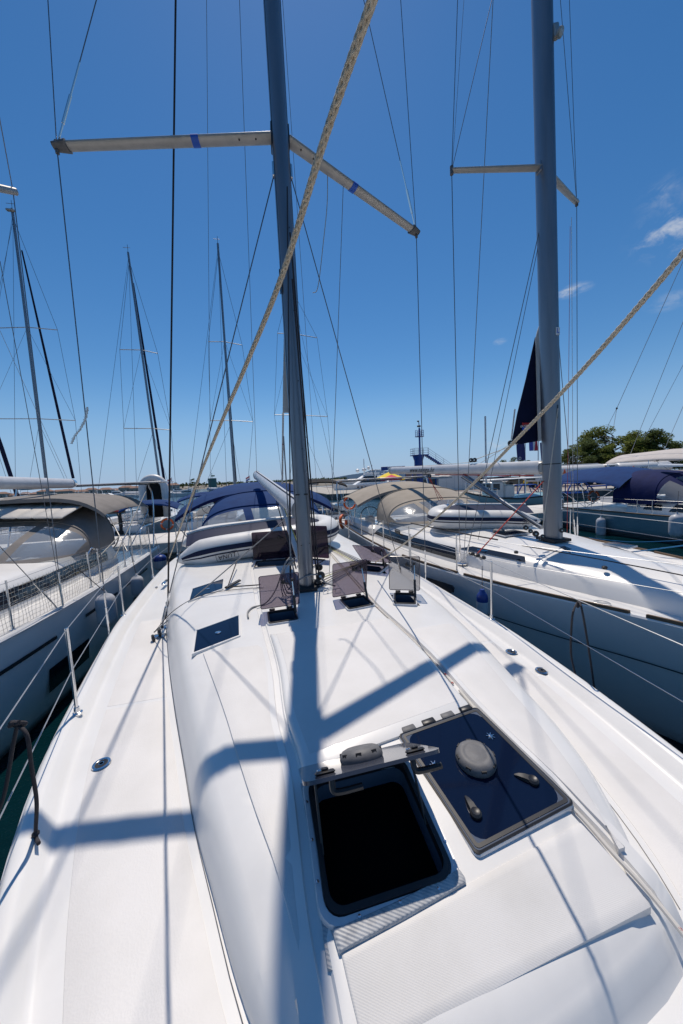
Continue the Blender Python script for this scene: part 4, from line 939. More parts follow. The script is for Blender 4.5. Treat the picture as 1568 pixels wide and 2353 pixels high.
for a_, b_ in ((7.3, 13.6), (5.12, 6.7), (2.98, 4.98), (.9, 2.84)):
    vs_ = np.linspace(a_, b_, 14)
    MB().rings([[Vector((Cl(v) + o, v, z)) for o, z in (((.012, CZ + .01), (.016, CZ + .055), (.045, CZ + .055), (.05, CZ + .01)))] for v in vs_], caps=True).build('teak_toe_rail', 'teak', Cy)
    MB().rings([[Vector((Cr(v) - o, v, z)) for o, z in (((.012, CZ + .01), (.016, CZ + .055), (.045, CZ + .055), (.05, CZ + .01)))] for v in vs_], caps=True).build('teak_toe_rail', 'teak', Cy)
MB().grid([[Vector((Cl(v) + .01 + .10 * max(0, 1 - (v - .15) / 13.85 * 2.2) ** 1.3 * (1.52 - z) * 2.2, v + .0, z)) for z in (1.00, 1.015)] for v in np.linspace(1.2, 5.9, 24)]).build('hull_line', 'print', Cy)
P = [at_u(x, y, Cl(6) + .03) for x, y in ((978, 1325), (1040, 1344), (1044, 1350), (1042, 1361), (1030, 1362), (990, 1340))]
MB().slab(P, .012, dirn=(-1, 0, 0)).build('hull_window', 'darkwin', Cy)
MB().lathe(at_u(1363, 1431, Cl(3.0) + .06), [(.045, 0), (.045, .008), (.03, .012), (0, .012)], 16, (-1, -.2, .1)).build('hull_reflection', 'hullw', Cy)  # pale disc stands in for a round reflection on the topsides
# rig
mb0, mb1 = Vector((4.86, 5.02, 1.98)), Vector((4.33, 5.05, 18.0))
Cm = MB().tube([mb0, mb1], .175, 28, ell=(.62, 1.0), up=(0, 1, 0)).build('mast', 'alu', Cy)
cpt = lambda z: mb0.lerp(mb1, (z - 1.98) / 16.02)
MB().tube([cpt(3.30) - Vector((0, 0, .008)), cpt(3.30) + Vector((0, 0, .008))], .1775, 28, ell=(.62, 1), up=(0, 1, 0)).build('mast_joint', 'black', Cm)
MB().slab([mb0 + Vector((a * .17, b * .26, -.01)) for a, b in ((-1, -.8), (1, -.8), (1.1, 0), (1, .8), (-1, .8), (-1.1, 0))], .05, bev=.015).build('mast_step', 'rubber', Cy)
MB().bbox(cpt(2.62) + Vector((.02, -.178, 0)), (.035, .012, .19), None, .004).build('mast_slot', 'white', Cm); MB().bbox(cpt(2.62) + Vector((.02, -.186, 0)), (.014, .008, .14), None, .003).build('mast_slot', 'black', Cm)
MB().bbox(cpt(4.15) + Vector((-.03, -.178, 0)), (.012, .01, .22), None, .003).build('mast_slot', 'black', Cm)
wire('halyard', at_v(1246, 1215, 4.83), cpt(4.2) + Vector((-.035, -.19, 0)), .007, G['ropew'], Cy)
c = cpt(5.42) + Vector((.0, -.179, 0)); MB().bbox(c, (.075, .006, .12), None, .002).build('sticker', 'white', Cm); text('sticker_letter', 'L', .10, c + Vector((.0, -.005, .0)), (1, 0, 0), (0, 0, 1), 'tape', Cm)
# deck light on the mast
c = at_v(1272, 78, 4.9); MB().tube([c + Vector((-.04, .03, .12)), c + Vector((0, -.02, .06)), c + Vector((.0, -.04, -.10))], [.03, .055, .04], 10).build('light_bracket', 'alulight', Cm)
MB().lathe(c + Vector((.02, -.05, -.04)), [(.05, 0), (.062, .02), (.062, .05), (.05, .055)], 18, (.3, -.7, -.6)).build('deck_light', 'alulight', Cm); MB().lathe(c + Vector((.02, -.05, -.04)), [(.045, .05), (.03, .062), (0, .066)], 18, (.3, -.7, -.6)).build('lamp_lens', 'lamp', Cm)
tl, tr = at_v(1037, 392, 5.25), Vector((6.42, 6.1, 0)); tr.z = at_u(1324, 466, 6.42).z; tr.y = at_u(1324, 466, 6.42).y
for a_, tip in ((cpt(7.98), tl), (cpt(7.93), tr)):
    sp = MB().tube([(a_ + (tip - a_).normalized() * .08).lerp(tip, k / 6) for k in range(7)], [.065 - .015 * k / 6 for k in range(7)], 24, ell=(1, .45), up=(0, 0, 1)).build('spreader', 'alulight', Cy)
    MB().tube([tip - Vector((0, 0, .06)), tip + Vector((0, 0, .06))], .028, 8).build('spreader_tip', 'vent', sp); MB().bbox(a_ + (tip - a_).normalized() * .1, (.05, .12, .16), None, .015).build('spreader_bracket', 'alu', sp)
ch = at_z(1062, 1294, CZ); MB().lathe(ch - Vector((0, 0, .01)), [(.10, 0), (.105, .02), (.09, .035), (0, .04)], 18).build('chainplate', 'steel', Cy)
shroud(Cy, ch + Vector((-.05, 0, .02)), tl, .0065); shroud(Cy, ch + Vector((.05, 0, .02)), cpt(7.5), .006)
shroud(Cy, tl, at_v(1052, -40, 5.3), .0055, tb=False); shroud(Cy, tl, at_v(1134, -20, 5.25), .005, tb=False); shroud(Cy, tl + Vector((.03, .05, 0)), at_v(1068, -40, 5.4), .003, tb=False)
chr_ = at_z(1326, 1239, CZ + .1)
shroud(Cy, chr_, tr, .006); shroud(Cy, tr, at_v(1306, -30, 6.0), .005, tb=False); shroud(Cy, tr, at_v(1284, -30, 5.9), .005, tb=False); shroud(Cy, chr_ + Vector((-.1, -.05, 0)), cpt(7.6), .006)
wire('signal_halyard', at_z(1316, 1222, 2.0), at_v(1312, 500, tr.y), .004, G['ropew'], Cy); wire('signal_halyard', at_z(1302, 1222, 2.0), at_v(1309, 520, tr.y), .004, G['roper'], Cy)
wire('halyard', at_v(1065, 1285, 5.6), at_v(1133, -20, 5.4), .006, G['ropeg'], Cy)
wire('running_backstay', at_v(1093, 1262, 6.0), cpt(7.4), .005, G['wire'], Cy)
wire('forestay', (4.87, .3, 1.6), mb1 - Vector((0, .1, .6)), .02, G['cnavy'], Cy)
cb0, cb1 = cpt(3.20) + Vector((-.02, .2, .05)), at_v(900, 1081, 11.2)
cb = MB().tube([cb0, cb1], [.125, .115], 20, ell=(.7, 1), up=(0, 0, 1)).build('boom', 'boomw', Cy)
MB().tube([cb1, cb1 + (cb1 - cb0).normalized() * .12], [.125, .11], 16, ell=(.75, 1), up=(0, 0, 1)).build('boom_end', 'alulight', cb)
MB().bbox(cb0.lerp(cb1, .012), (.12, .25, .22), None, .03).build('gooseneck', 'alulight', cb)
bx = (cb1 - cb0).normalized(); c = along(cb0, cb1, 973)
text('boom_lettering', 'www.navigo.hr', .20, c + Vector((-.088, 0, 0)), -bx, (0, 0, 1), 'print', cb, shear=.3, spacing=1.1)
MB().tube([cb0.lerp(cb1, .02) + Vector((-.05, 0, -.14)), cb0.lerp(cb1, .55) + Vector((-.04, 0, -.13))], .011, 6).build('reefing_line', 'roper', cb)
MB().tube(sag(cb0.lerp(cb1, .28) + Vector((0, 0, .16)), cb1 + Vector((0, 0, .12)), .02), .006, 5).build('clew_line', 'ropew', cb)
for t in (.29, .31): block(cb, cb0.lerp(cb1, t) + Vector((-.02, 0, .20)), .05, (1, .4, 0))
MB().tube([cb0.lerp(cb1, .30) + Vector((0, 0, .2)), at_v(1240, 1000, 5.6)], .008, 5).build('clew_line', 'ropew', cb)
for t in (.60, .615): block(cb, cb0.lerp(cb1, t) - Vector((.02, 0, .17)), .05, (1, .4, 0))
for k in (0, 1, 2): MB().tube([cb0.lerp(cb1, .60 + .01 * k) - Vector((.02, 0, .2)), at_v(1085 - 40 + k * 12 - 30, 1170 + 4 * k, 8.7)], .007, 5).build('mainsheet', 'roper', cb)
vC0, vC1 = at_v(1243, 1212, 5.3), cb0.lerp(cb1, .36) - Vector((0, 0, .14))
MB().tube([vC0, vC0.lerp(vC1, .5)], .04, 12).tube([vC0.lerp(vC1, .48), vC1], .05, 12).build('boom_vang', 'alu', Cy); wire('vang_line', vC0 + Vector((-.09, 0, .04)), vC1 - Vector((.07, 0, .05)), .009, G['ropek'], Cy)
wire('red_line', at_z(1090, 1278, 1.95), at_v(1248, 1105, 5.1), .009, G['roper'], Cy); wire('red_line', at_v(1255, 1120, 5.2), at_v(1268, 1155, 5.2), .014, G['roper'], Cy)
for x, y, r_ in ((1230, 1226, .05), (1218, 1220, .035), (1207, 1212, .04), (1246, 1232, .035), (1290, 1218, .04), (1240, 1238, .025)): block(Cy, at_v(x, y, 4.75), r_, (.5, 1, 0))
topc = cpt(5.55)
P = [at_v(x, y, 5.32) for x, y in ((1237, 762), (1240, 1014), (1232, 1015), (1225, 790))]
MB().slab([at_v(x, y, 5.30) for x, y in ((1240, 742), (1243, 1012), (1236, 1014), (1230, 778), (1234, 760))], .012, dirn=(0, 1, 0)).build('mainsail_luff', 'sail', Cy)
sl_ = MB().slab([at_v(x, y, 5.33) for x, y in ((1229, 775), (1234, 777), (1241, 1012), (1197, 1020), (1175, 1019), (1188, 950), (1208, 870))], .012, dirn=(0, 1, 0)).build('mainsail', 'cnavy', Cy)
c = at_v(1207, 979, 5.31); MB().bbox(c + Vector((0, 0, .03)), (.15, .006, .06), None, .001).build('logo_patch', 'red', sl_); MB().bbox(c - Vector((0, 0, .04)), (.15, .006, .06), None, .001).build('logo_patch', 'tape', sl_)
text('logo_lettering', 'DUSTOM', .055, c + Vector((0, -.008, 0)), (1, 0, .06), (0, 0, 1), 'printw', sl_)
for (x0, y0, x1, y1) in ((1182, 940, 1174, 1010), (1188, 1008, 1206, 985)): MB().tube([at_v(x0, y0, 5.3), at_v(x1, y1, 5.3)], .014, 6).build('sail_strap', 'sail', sl_)
block(Cy, at_v(1172, 1018, 5.3), .05, (0, 1, 0))
wire('lazy_line', at_v(1172, 1020, 5.3), at_v(1100, 1066, 8.0), .006, G['ropew'], Cy)
# skylights and hatches
def on_c(x, y):
    v = 4.
    z = _ct(v) + .02
    for _ in range(14):
        q_ = at_z(x, y, z); v = q_.y; a, b, H = Ccl(v), Ccr(v), _ct(v)
        z = float(np.interp(q_.x, [a + .34, a + (b - a) * .25 + .17, (a + b) / 2, b - (b - a) * .25 - .17, b - .34], [CZ - .04 + (H - CZ) * .86, H, H + .02, H, CZ - .04 + (H - CZ) * .86])) + .02
    return q_
def flush_hatch(parent, q, z, m='darkwin', frame='boomw', h=.02):
    P = [on_c(x, y) for x, y in q]; c = sum(P, Vector()) / 4
    f = MB().slab([c + (p - c) * 1.06 for p in P], h, bev=.008).build('skylight_frame', frame, parent)
    MB().slab([p + Vector((0, 0, h * .6)) for p in P], h * .6).build('skylight', m, f)
flush_hatch(Cy, [(1262, 1264), (1296, 1257), (1341, 1276), (1316, 1282)], 2.02)
flush_hatch(Cy, [(1385, 1251), (1410, 1247), (1462, 1256), (1440, 1261)], 1.96)
flush_hatch(Cy, [(1130, 1226), (1180, 1219), (1215, 1226), (1160, 1233)], 2.06)
ventilator(Cy, on_c(1145, 1224) + Vector((0, 0, .02)), Vector((1, 0, 0)), Vector((0, 1, 0)), Vector((0, 0, 1)), .11)
for x, y in ((1185, 1271), (1388, 1307)): MB().lathe(on_c(x, y), [(.03, 0), (.035, .03), (.02, .045), (0, .045)], 12).build('deck_eye', 'black', Cy)
c = at_z(1382, 1386, CZ - .03); MB().lathe(c, [(.09, 0), (.09, .012), (.06, .016), (.03, .01), (0, .012)], 22).build('deck_filler', 'steel', Cy)
MB().tube([Vector((Ccl(v) + .40, v, _ct(v) + .035)) for v in np.linspace(5.4, 9.0, 8)], .014, 6).build('control_line', 'ropek', Cy)
MB().tube([Vector((Ccl(v) + .34, v, _ct(v) + .02)) for v in np.linspace(1.6, 4.9, 10)], .008, 6).build('control_line', 'ropek', Cy)
for x, y in ((1083, 1272), (1095, 1276), (1108, 1281)): MB().bbox(at_z(x, y, 1.96), (.09, .06, .06), None, .015).build('clutch', 'black', Cy)
sprayhood(Cy, 4.72, 1.50, 9.9, 8.9, 7.8, 2.84, 2.0, 'ctaupe', [(.06, .36), (.40, .62), (.66, .94)], zb2=1.9, zm=2.56)
canopy(Cy, 'bimini', 4.70, 1.92, 10.5, 12.9, 3.05, .46, 'ctaupe', under='cgrey', legs=1.6, nose=.22)
wheel(Cy, (3.5, 11.5, 1.86), .36); wheel(Cy, (6.0, 11.5, 1.86), .36)
MB().bbox((3.45, 11.4, 1.7), (.3, .3, .45), None, .06).build('helm_pedestal', 'roofgel', Cy)
for x_ in (3.15, 6.6): MB().bbox((x_, 11.6, 1.62), (.35, 3.6, .30), None, .08).build('cockpit_coaming', 'roofgel', Cy)
MB().tube(curve([(2.85, 13.6, 1.5), (2.8, 13.75, 2.6), (2.85, 13.85, 3.05), (3.2, 13.85, 3.14), (6.5, 13.85, 3.14), (6.85, 13.85, 3.05), (6.9, 13.6, 1.5)], 5), .025, 8).build('stern_arch', 'steel', Cy)
for k in range(3): MB().bbox((3.55 + 1.28 * k, 13.3, 3.20), (1.2, 1.7, .035), None, .01).build('solar_panel', 'boomw', Cy)
cst = [(2.66, 13.4), (2.56, 9.6), (2.62, 7.7), (2.72, 6.45), (3.0, 5.15), (4.06, 2.56)]
for u, v in cst: stanchion(Cy, Cl(v) + .05, v, CZ + .02, .66)
for u, v in ((6.2, 4.4), (5.7, 2.9), (7, 7), (7.1, 9.6), (7.1, 12)): stanchion(Cy, Cr(v) - .05, v, CZ + .02, .66)
for z in (2.17, 1.88):
    lifeline(Cy, [Vector((Cl(v) + .05, v, z)) for v in (13.4, 11.4, 9.6, 7.7, 6.45, 5.15, 4.0, 2.56, 1.2)])
    lifeline(Cy, [Vector((Cr(v) - .05, v, z)) for v in (12, 9.6, 7, 4.4, 2.9, 1.2)])
for x, y, x2, y2 in ((1085 + 2, 1228, 1092, 1285), (943, 1217, 944, 1278)): 
    pass
dC = dinghy('inflatable_dinghy', 'white navy-striped inflatable dinghy upside down on the grey-hulled yacht before its taupe sprayhood', 'dinghy',
    [at_v(1240, 1196, 6.3), at_v(1205, 1196, 6.4), at_v(1150, 1194, 6.6), at_v(1080, 1194, 6.8), at_v(1040, 1193, 6.9)],
    [at_v(1010, 1191, 7.1), at_v(1003, 1184, 7.5), at_v(1020, 1178, 7.9)],
    [at_v(1050, 1176, 8.0), at_v(1090, 1175, 7.95), at_v(1150, 1174, 7.9), at_v(1205, 1173, 7.7)], .215)
logo(dC, at_v(1219 - 6, 1200, 6.35 - .225), .26, .21, slope=0.0)
# ---- yacht on the far right
D = thing('sailing_yacht', 'teal-grey hulled sailing yacht with blue canopies at far right', 'sailing yacht', (17.6, 11, 0))
_hd = TS((3.5, .05), (5, 1.0), (7, 1.6), (9, 1.95), (11, 2.05), (14, 2.0), (17.2, 1.75)); Dl, Dr = (lambda v: 17.75 - _hd(v)), (lambda v: 17.75 + _hd(v)); DZZ = 1.12
hull('hull', Dl, Dr, DZZ, 3.5, 17.2, 'hullt', D); deckmesh(Dl, Dr, DZZ, 3.5, 17.2, D)
MB().grid([[Vector((Dl(v) - .012, v, z)) for z in (.14, .22)] for v in np.linspace(8, 17.1, 20)]).build('boot_stripe', 'print', D)
MB().grid([[Vector((Dl(v) - .014, v, z)) for z in (.90, .93)] for v in np.linspace(6, 17.1, 20)]).build('sheer_stripe', 'white', D)
MB().tube([Vector((Dl(v) - .01, v, DZZ)) for v in np.linspace(4, 17.1, 30)], .03, 6).build('rub_strake', 'teak', D)
_dt = TS((6, 1.3), (8, 1.55), (12.8, 1.66)); _dc = TS((6, .5), (8, 1.2), (12.8, 1.45))
cabin(lambda v: 17.75 - _dc(v), lambda v: 17.75 + _dc(v), DZZ, _dt, 6, 12.7, D)
sideband(lambda v: 17.75 - _dc(v), DZZ, _dt, 12.0, 11.3, .3, .75, D, skew=.1, name='window'); sideband(lambda v: 17.75 - _dc(v), DZZ, _dt, 11.0, 9.0, .25, .85, D, skew=.2, name='window')
sprayhood(D, 17.75, 1.62, 13.2, 11.4, 9.6, 3.0, 1.6, 'cdark', [(.03, .28), (.34, .66), (.72, .97)], zb2=1.5, zm=2.8)
canopy(D, 'bimini', 17.7, 1.95, 12.6, 16.4, 3.22, .70, 'cblue', under='cblack', legs=1.2, nose=.3)
P = [at_u(x, y, 15.79) for x, y in ((1367, 1190), (1370, 1187), (1385, 1188), (1390, 1192), (1387, 1197), (1372, 1197))]
MB().slab(P, .01, dirn=(-1, 0, 0)).build('hull_window', 'darkwin', D)
wheel(D, (16.7, 14.9, 1.7), .42); wheel(D, (18.8, 14.9, 1.7), .42)
for v in (6, 8, 10, 11.2, 11.8, 14, 15.5, 17): stanchion(D, Dl(v) + .05, v, DZZ, .62)
for z in (1.72, 1.45): lifeline(D, [Vector((Dl(v) + .05, v, z)) for v in (6, 8, 10, 11.2, 11.8, 14, 15.5, 17)], r=.006)
for s_ in (-1, 1): MB().tube(curve([(17.75 + s_ * 1.8, 15.8, 1.1), (17.75 + s_ * 1.8, 15.9, 1.8), (17.75 + s_ * 1.75, 17.2, 1.85), (17.75 + s_ * .5, 17.3, 1.85), (17.75 + s_ * .5, 17.3, 1.1)], 4), .02, 6).build('stern_rail', 'steel', D)
MB().tube([(17.75, 7.6, 1.6), (17.75, 7.6, 17)], .13, 14).build('mast', 'alu', D)
for k, (c, r_) in enumerate((((17.2, 10.6, 3.06), .02), ((18.3, 10.2, 3.0), .1))):
    pts_ = [Vector(c) + Vector((.36 * math.sin(a) * 1.0, 1.45 * math.cos(a), .10 * math.cos(a) ** 2)) for a in [2 * math.pi * i / 28 for i in range(28)]]
    tag(MB().slab(pts_, .09, bev=.03).build('paddleboard', 'hullg', None), 'grey paddleboard, %s of the two lying on the blue sprayhood' % ('nearer' if k == 0 else 'farther'), 'paddleboard', 'paddleboards on the blue sprayhood')
# ---- boat behind it: only boom and awning show
E_ = thing('sailing_yacht', 'white sailing yacht moored behind the blue-canopied one, with lettered boom and pale beige awning', 'sailing yacht', (22.8, 12, 0))
_he = TS((5, .05), (7, 1.2), (10, 1.9), (13, 2.1), (18, 1.8)); hull('hull', lambda v: 22.8 - _he(v), lambda v: 22.8 + _he(v), 1.3, 5, 18, 'hullw', E_); deckmesh(lambda v: 22.8 - _he(v), lambda v: 22.8 + _he(v), 1.3, 5, 18, E_)
cabin(lambda v: 22.8 - 1.3, lambda v: 22.8 + 1.3, 1.3, T((5, 1.8), (18, 1.9)), 8, 14, E_)
canopy(E_, 'awning', 22.8, 2.0, 12.5, 17.6, 4.05, .55, 'cbeige', legs=1.5)
e0, e1 = at_v(1445, 1055, 17.6), at_v(1640, 1046, 14.2); eb = MB().tube([e0, e1], .20, 16, ell=(.8, 1), up=(0, 0, 1)).build('boom', 'boomw', E_)
MB().tube([e0, e0 + (e0 - e1).normalized() * .18], [.2, .12], 14).build('boom_end', 'alulight', eb)
ed = (e1 - e0).normalized(); c = e0.lerp(e1, .36)
text('boom_lettering', 'www.gff-no1.hr', .30, along(e0, e1, 1512) + Vector((-.06, -.19, -.02)), ed, (0, 0, 1), 'print', eb)
MB().bbox(along(e0, e1, 1470) + Vector((-.05, -.2, 0)), (.16, .02, .22), None, .003).build('sticker', 'tape', eb)
MB().tube([(22.8, 9.5, 1.8), (22.8, 9.5, 19)], .14, 14).build('mast', 'alu', E_)
p = at_v(1416, 938, 17.5)
wire('backstay', p, at_v(1600, 530, 14), .014, G['wirel'], E_); wire('backstay', at_v(1392, 985, 18), p, .012, G['wirel'], E_); wire('backstay', at_v(1408, 985, 18), p, .012, G['wirel'], E_)
MB().lathe(p - Vector((0, 0, .06)), [(.03, 0), (.06, .05), (.03, .12)], 10).build('backstay_block', 'black', E_)
wire('topping_lift', e0 + Vector((0, 0, .2)), at_v(1600, 660, 14), .012, G['wirel'], E_); wire('stay', at_v(1478, 1010, 18), at_v(1620, 740, 16), .011, G['wirel'], E_); wire('stay', at_v(1520, 1045, 18), at_v(1600, 860, 16), .012, G['wirel'], E_)
# ================================================================ FENDERS, BUOYS, ROPES
def fender(label, c, r, L_, m='fender', top=None, line=None, tilt=(0, 0, 1), group='pale cylindrical fenders along the hulls'):
    c = Vector(c); z = Vector(tilt).normalized(); t = thing('fender', label, 'fender', c, group)
    MB().lathe(c, [(.012, 0), (.03, .01), (r * .7, L_ * .10), (r * .95, L_ * .18), (r, L_ * .28), (r, L_ * .72), (r * .95, L_ * .82), (r * .7, L_ * .9), (.035, L_ * .96), (.03, L_ * 1.0), (.02, L_ * 1.04)], 22, z).build('body', m, t, smooth=60)
    if top: MB().lathe(c + z * L_ * .62, [(r * 1.01, 0), (r * 1.02, L_ * .12), (r * .97, L_ * .20), (r * .72, L_ * .29), (.04, L_ * .35), (.03, L_ * .42), (0, L_ * .43)], 22, z).build('cap', top, t, smooth=60)
    if line: wire('lanyard', c + z * L_ * 1.02, line, .006, G['ropek'], t)
    return t
def fpx(label, x, ytop, ybot, rpx, v=None, u=None, **k):
    f = (lambda a, b: at_u(a, b, u)) if u is not None else (lambda a, b: at_v(a, b, v))
    a, b, s_ = f(x, ytop), f(x, ybot), f(x + rpx, ybot)
    d = (a.y * math.cos(rad(YAW)) + a.x * math.sin(rad(YAW))); r = rpx / FPX * d * .8; ln = (a - b).length
    return fender(label, (a.x, a.y, b.z), r, ln, **k)
fpx('pale fender hanging between the left yacht and the bow deck, largest of the left-hand ones', 240, 1362, 1450, 26, u=-2.83, line=(-3.1, 6.3, 1.95))
fpx('pale fender hanging beyond the largest one on the left yacht', 313, 1322, 1376, 17, u=-2.9, line=(-3.1, 8.4, 1.95))
fpx('pale fender with a dark blue top near the left yacht stern', 366, 1274, 1314, 17, u=-2.85, top='fblue', line=(-3.1, 10.2, 1.95))
fpx('white fender with a royal blue cap hanging from the rail of the grey-hulled yacht', 1107, 1356, 1420, 16, u=2.92, top='fblue', line=at_v(1107, 1300, 4.9), m='fender')
fpx('pale fender hanging under the dark hull window of the teal yacht', 1380, 1186, 1236, 12, u=15.5, line=at_u(1386, 1138, 15.8))
fpx('pale fender at the right edge of the teal yacht', 1554, 1178, 1238, 17, u=15.4, line=at_u(1558, 1128, 15.7))
def lifebuoy(label, c, R_, nrm, m='orange', r=.055, gap=None, bands=True):
    c = Vector(c); z = Vector(nrm).normalized(); a = z.orthogonal().normalized(); b = z.cross(a); t = thing('lifebuoy', label, 'lifebuoy', c, 'lifebuoys on the stern rails')
    full = [2 * math.pi * k / 36 for k in range(36)]
    if gap: full = [gap + (2 * math.pi - 1.2) * k / 30 for k in range(31)]
    P = [c + (a * math.cos(q) + b * math.sin(q)) * R_ for q in full]
    MB().tube(P, r, 10, closed=not gap, ell=(1, .8)).build('ring', m, t, smooth=60)
    if bands:
        for k in range(4):
            q0 = k * math.pi / 2 + .5; MB().tube([c + (a * math.cos(q) + b * math.sin(q)) * R_ for q in (q0, q0 + .1, q0 + .2)], r * 1.06, 10, ell=(1, .8)).build('reflective_band', 'printw', t)
    return t
lifebuoy('orange ring lifebuoy on the teal yacht stern rail', at_v(1363, 1140, 14.4), .26, (-.2, -1, .1))
lifebuoy('orange ring lifebuoy under the left corner of the taupe bimini', at_v(803, 1155, 14.0), .25, (.1, -1, 0), r=.05)
lifebuoy('orange horseshoe lifebuoy on the stern rail of the grey-hulled yacht', at_v(788, 1198, 12.6), .24, (.75, -.6, .1), r=.06, gap=.6, bands=False)
lifebuoy('orange ring lifebuoy on the stern of the white boat beside the upright dinghy', at_v(384, 1204, 20.8), .30, (.3, -1, 0), r=.07)
# the two heavy genoa sheets running past the camera
pl = []
for x, y, iv in ((878, -60, 2.45), (855, 0, 2.30), (745, 320, 1.77), (645, 640, 1.25), (560, 850, .93), (500, 990, .70), (440, 1140, .45), (402, 1245, .28), (383, 1296, .205)): pl.append(at_d(x, y, 1 / iv))
def braid2(pts, r, label):
    """plaited rope: eight strands, four each way round, passing over and under one another on a dark core"""
    C_ = curve(pts, 40); L_ = [0]
    for a, b in zip(C_, C_[1:]): L_.append(L_[-1] + (b - a).length)
    N_ = int(L_[-1] / (r * .85)); xs = np.linspace(0, L_[-1], N_); A_ = np.array([tuple(p) for p in C_]); Q = [Vector([float(np.interp(x, L_, A_[:, k])) for k in range(3)]) for x in xs]
    fr = []; nrm = None
    for i, p in enumerate(Q):
        t = (Q[min(i + 1, len(Q) - 1)] - Q[max(i - 1, 0)]).normalized(); a = nrm or Vector((0, 0, 1)).cross(t); a = (a - t * a.dot(t)).normalized(); nrm = a; fr.append((p, a, t.cross(a)))
    th = thing('sheet_rope', label, 'rope', Q[len(Q) // 2], 'heavy beige sheets'); w_ = 1 / (r * 1.9)
    for d_ in (1, -1):
        for k in range(4):
            P = []
            for (p, a, b), s in zip(fr, xs):
                q = d_ * (s * w_) + math.pi / 2 * k; R_ = r * (.66 + .07 * d_ * math.cos(4 * s * w_) + random.uniform(-.02, .02)); P.append(p + (a * math.cos(q) + b * math.sin(q)) * R_)
            MB().tube(P, r * .40, 6).build('strand', 'rope', th, smooth=80)
    MB().tube(Q[::3], r * .66, 8).build('core', 'ropein', th)
    return th
braid2(pl, .0063, 'thick beige braided rope crossing the sky from top centre to the left side deck')
pr = [at_d(x, y, 1 / iv) for x, y, iv in ((1640, 480, 1.55), (1568, 582, 1.38), (1430, 745, 1.12), (1310, 880, .92), (1200, 995, .74), (1100, 1098, .58), (1010, 1182, .44), (950, 1232, .34), (905, 1265, .27), (862, 1292, .215))]
braid2(pr, .0064, 'thick beige braided rope rising from the starboard deck to the right edge')
# tail of the left sheet: block and turn
q = at_z(383, 1300, 1.62)
# dark fender lines tied on the lifelines of the bow deck
def topline(x, y, z=2.185): return at_z(x, y, z)
k0 = at_d(40, 1664, 1.62)
t = thing('tied_rope', 'dark rope knotted on the left lifeline with its end hanging onto the deck edge', 'rope', k0, 'dark ropes tied on the lifelines')
pa_ = [k0, at_d(62, 1690, 1.60), at_d(72, 1760, 1.62), at_d(84, 1840, 1.66), at_d(82, 1915, 1.70), at_z(89, 1937, 1.53)]
MB().tube(curve(pa_, 8), .0085, 10).build('rope', 'ropek', t)
MB().tube(curve([k0, at_d(30, 1710, 1.62), at_d(8, 1830, 1.62), at_d(-30, 1920, 1.6)], 8), .0085, 10).build('rope', 'ropek', t)
MB().tube(curve([k0 + Vector((-.03, 0, .0)), k0 + Vector((0, -.015, .018)), k0 + Vector((.03, 0, .0)), k0 + Vector((0, .015, -.018)), k0 + Vector((-.025, .0, .012)), k0 + Vector((.02, -.02, .02))], 6), .011, 8).build('knot', 'ropek', t)
c = pa_[-2]; MB().lathe(c - Vector((0, 0, .012)), [(.008, 0), (.016, .008), (.016, .018), (.008, .026)], 10).build('knot', 'ropek', t)
k1 = at_v(1326, 1389, 2.35)
t = thing('tied_rope', 'dark rope looped over the right lifeline and hanging beside the hull', 'rope', k1, 'dark ropes tied on the lifelines')
u0 = 2.52
MB().tube(curve([at_u(1322, 1556, 2.42), at_u(1311, 1500, 2.44), at_u(1312, 1440, 2.4), at_u(1316, 1405, 2.36), k1 + Vector((0, 0, .02)), at_u(1334, 1392, 2.38), at_u(1345, 1450, 2.44), at_u(1356, 1520, 2.5), at_u(1366, 1592, 2.52)], 7), .0075, 8).build('rope', 'ropek', t)
MB().tube(curve([k1 + Vector((-.01, 0, -.02)), k1 + Vector((.02, -.01, .02)), k1 + Vector((.03, .01, -.01)), k1 + Vector((0, 0, -.02))], 5), .010, 8).build('knot', 'ropek', t)
for pts_, lb in (([(1353, 1235), (1400, 1241), (1460, 1245), (1568, 1241), (1700, 1232)], 'upper'), ([(1096, 1262), (1140, 1269), (1210, 1278), (1269, 1281), (1340, 1280), (1400, 1274), (1568, 1253), (1700, 1235)], 'lower')):
    P = [at_d(x, y, 6.2 - .0012 * (x - 1100) if lb == 'lower' else 9.0) for x, y in pts_]
    tag(MB().tube(curve(P, 6), .010, 8).build('mooring_rope', 'ropeb', None), '%s of the two bright blue mooring ropes running off the right edge' % lb, 'rope', 'blue mooring ropes')

# ================================================================ PONTOON, WATER, SHORE
MB().grid([[Vector((x, y, 0)) for x in np.linspace(-6000, 6000, 13)] for y in np.linspace(-400, 9000, 13)]).build('water', G['sea_water'] if 'sea_water' in G else MATS['sea_water'], None)
tag(bpy.data.objects['water'], kind='structure')
mb = MB()
for k in range(-4, 8): mb.bbox((k * 6.0, 18.4, .55), (5.94, 3.7, .55), None, .05)
tag(mb.build('pontoon', 'pont', None), kind='structure')
Q = [(10, 58), (16.5, 55), (18.5, 44), (24, 31), (34, 30), (140, 26), (160, 140), (10, 140)]
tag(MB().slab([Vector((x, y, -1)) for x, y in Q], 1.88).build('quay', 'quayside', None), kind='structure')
tag(MB().slab([Vector((x + .3, y + .3, .885)) for x, y in Q], .02).build('pavement', 'concrete', None), kind='structure')
tag(MB().slab([Vector((x, y, .909)) for x, y in ((22, 48), (27, 35), (140, 31), (150, 38), (60, 41), (29, 45), (25, 60), (20, 60))], .004).build('road', 'asphalt', None), kind='structure')
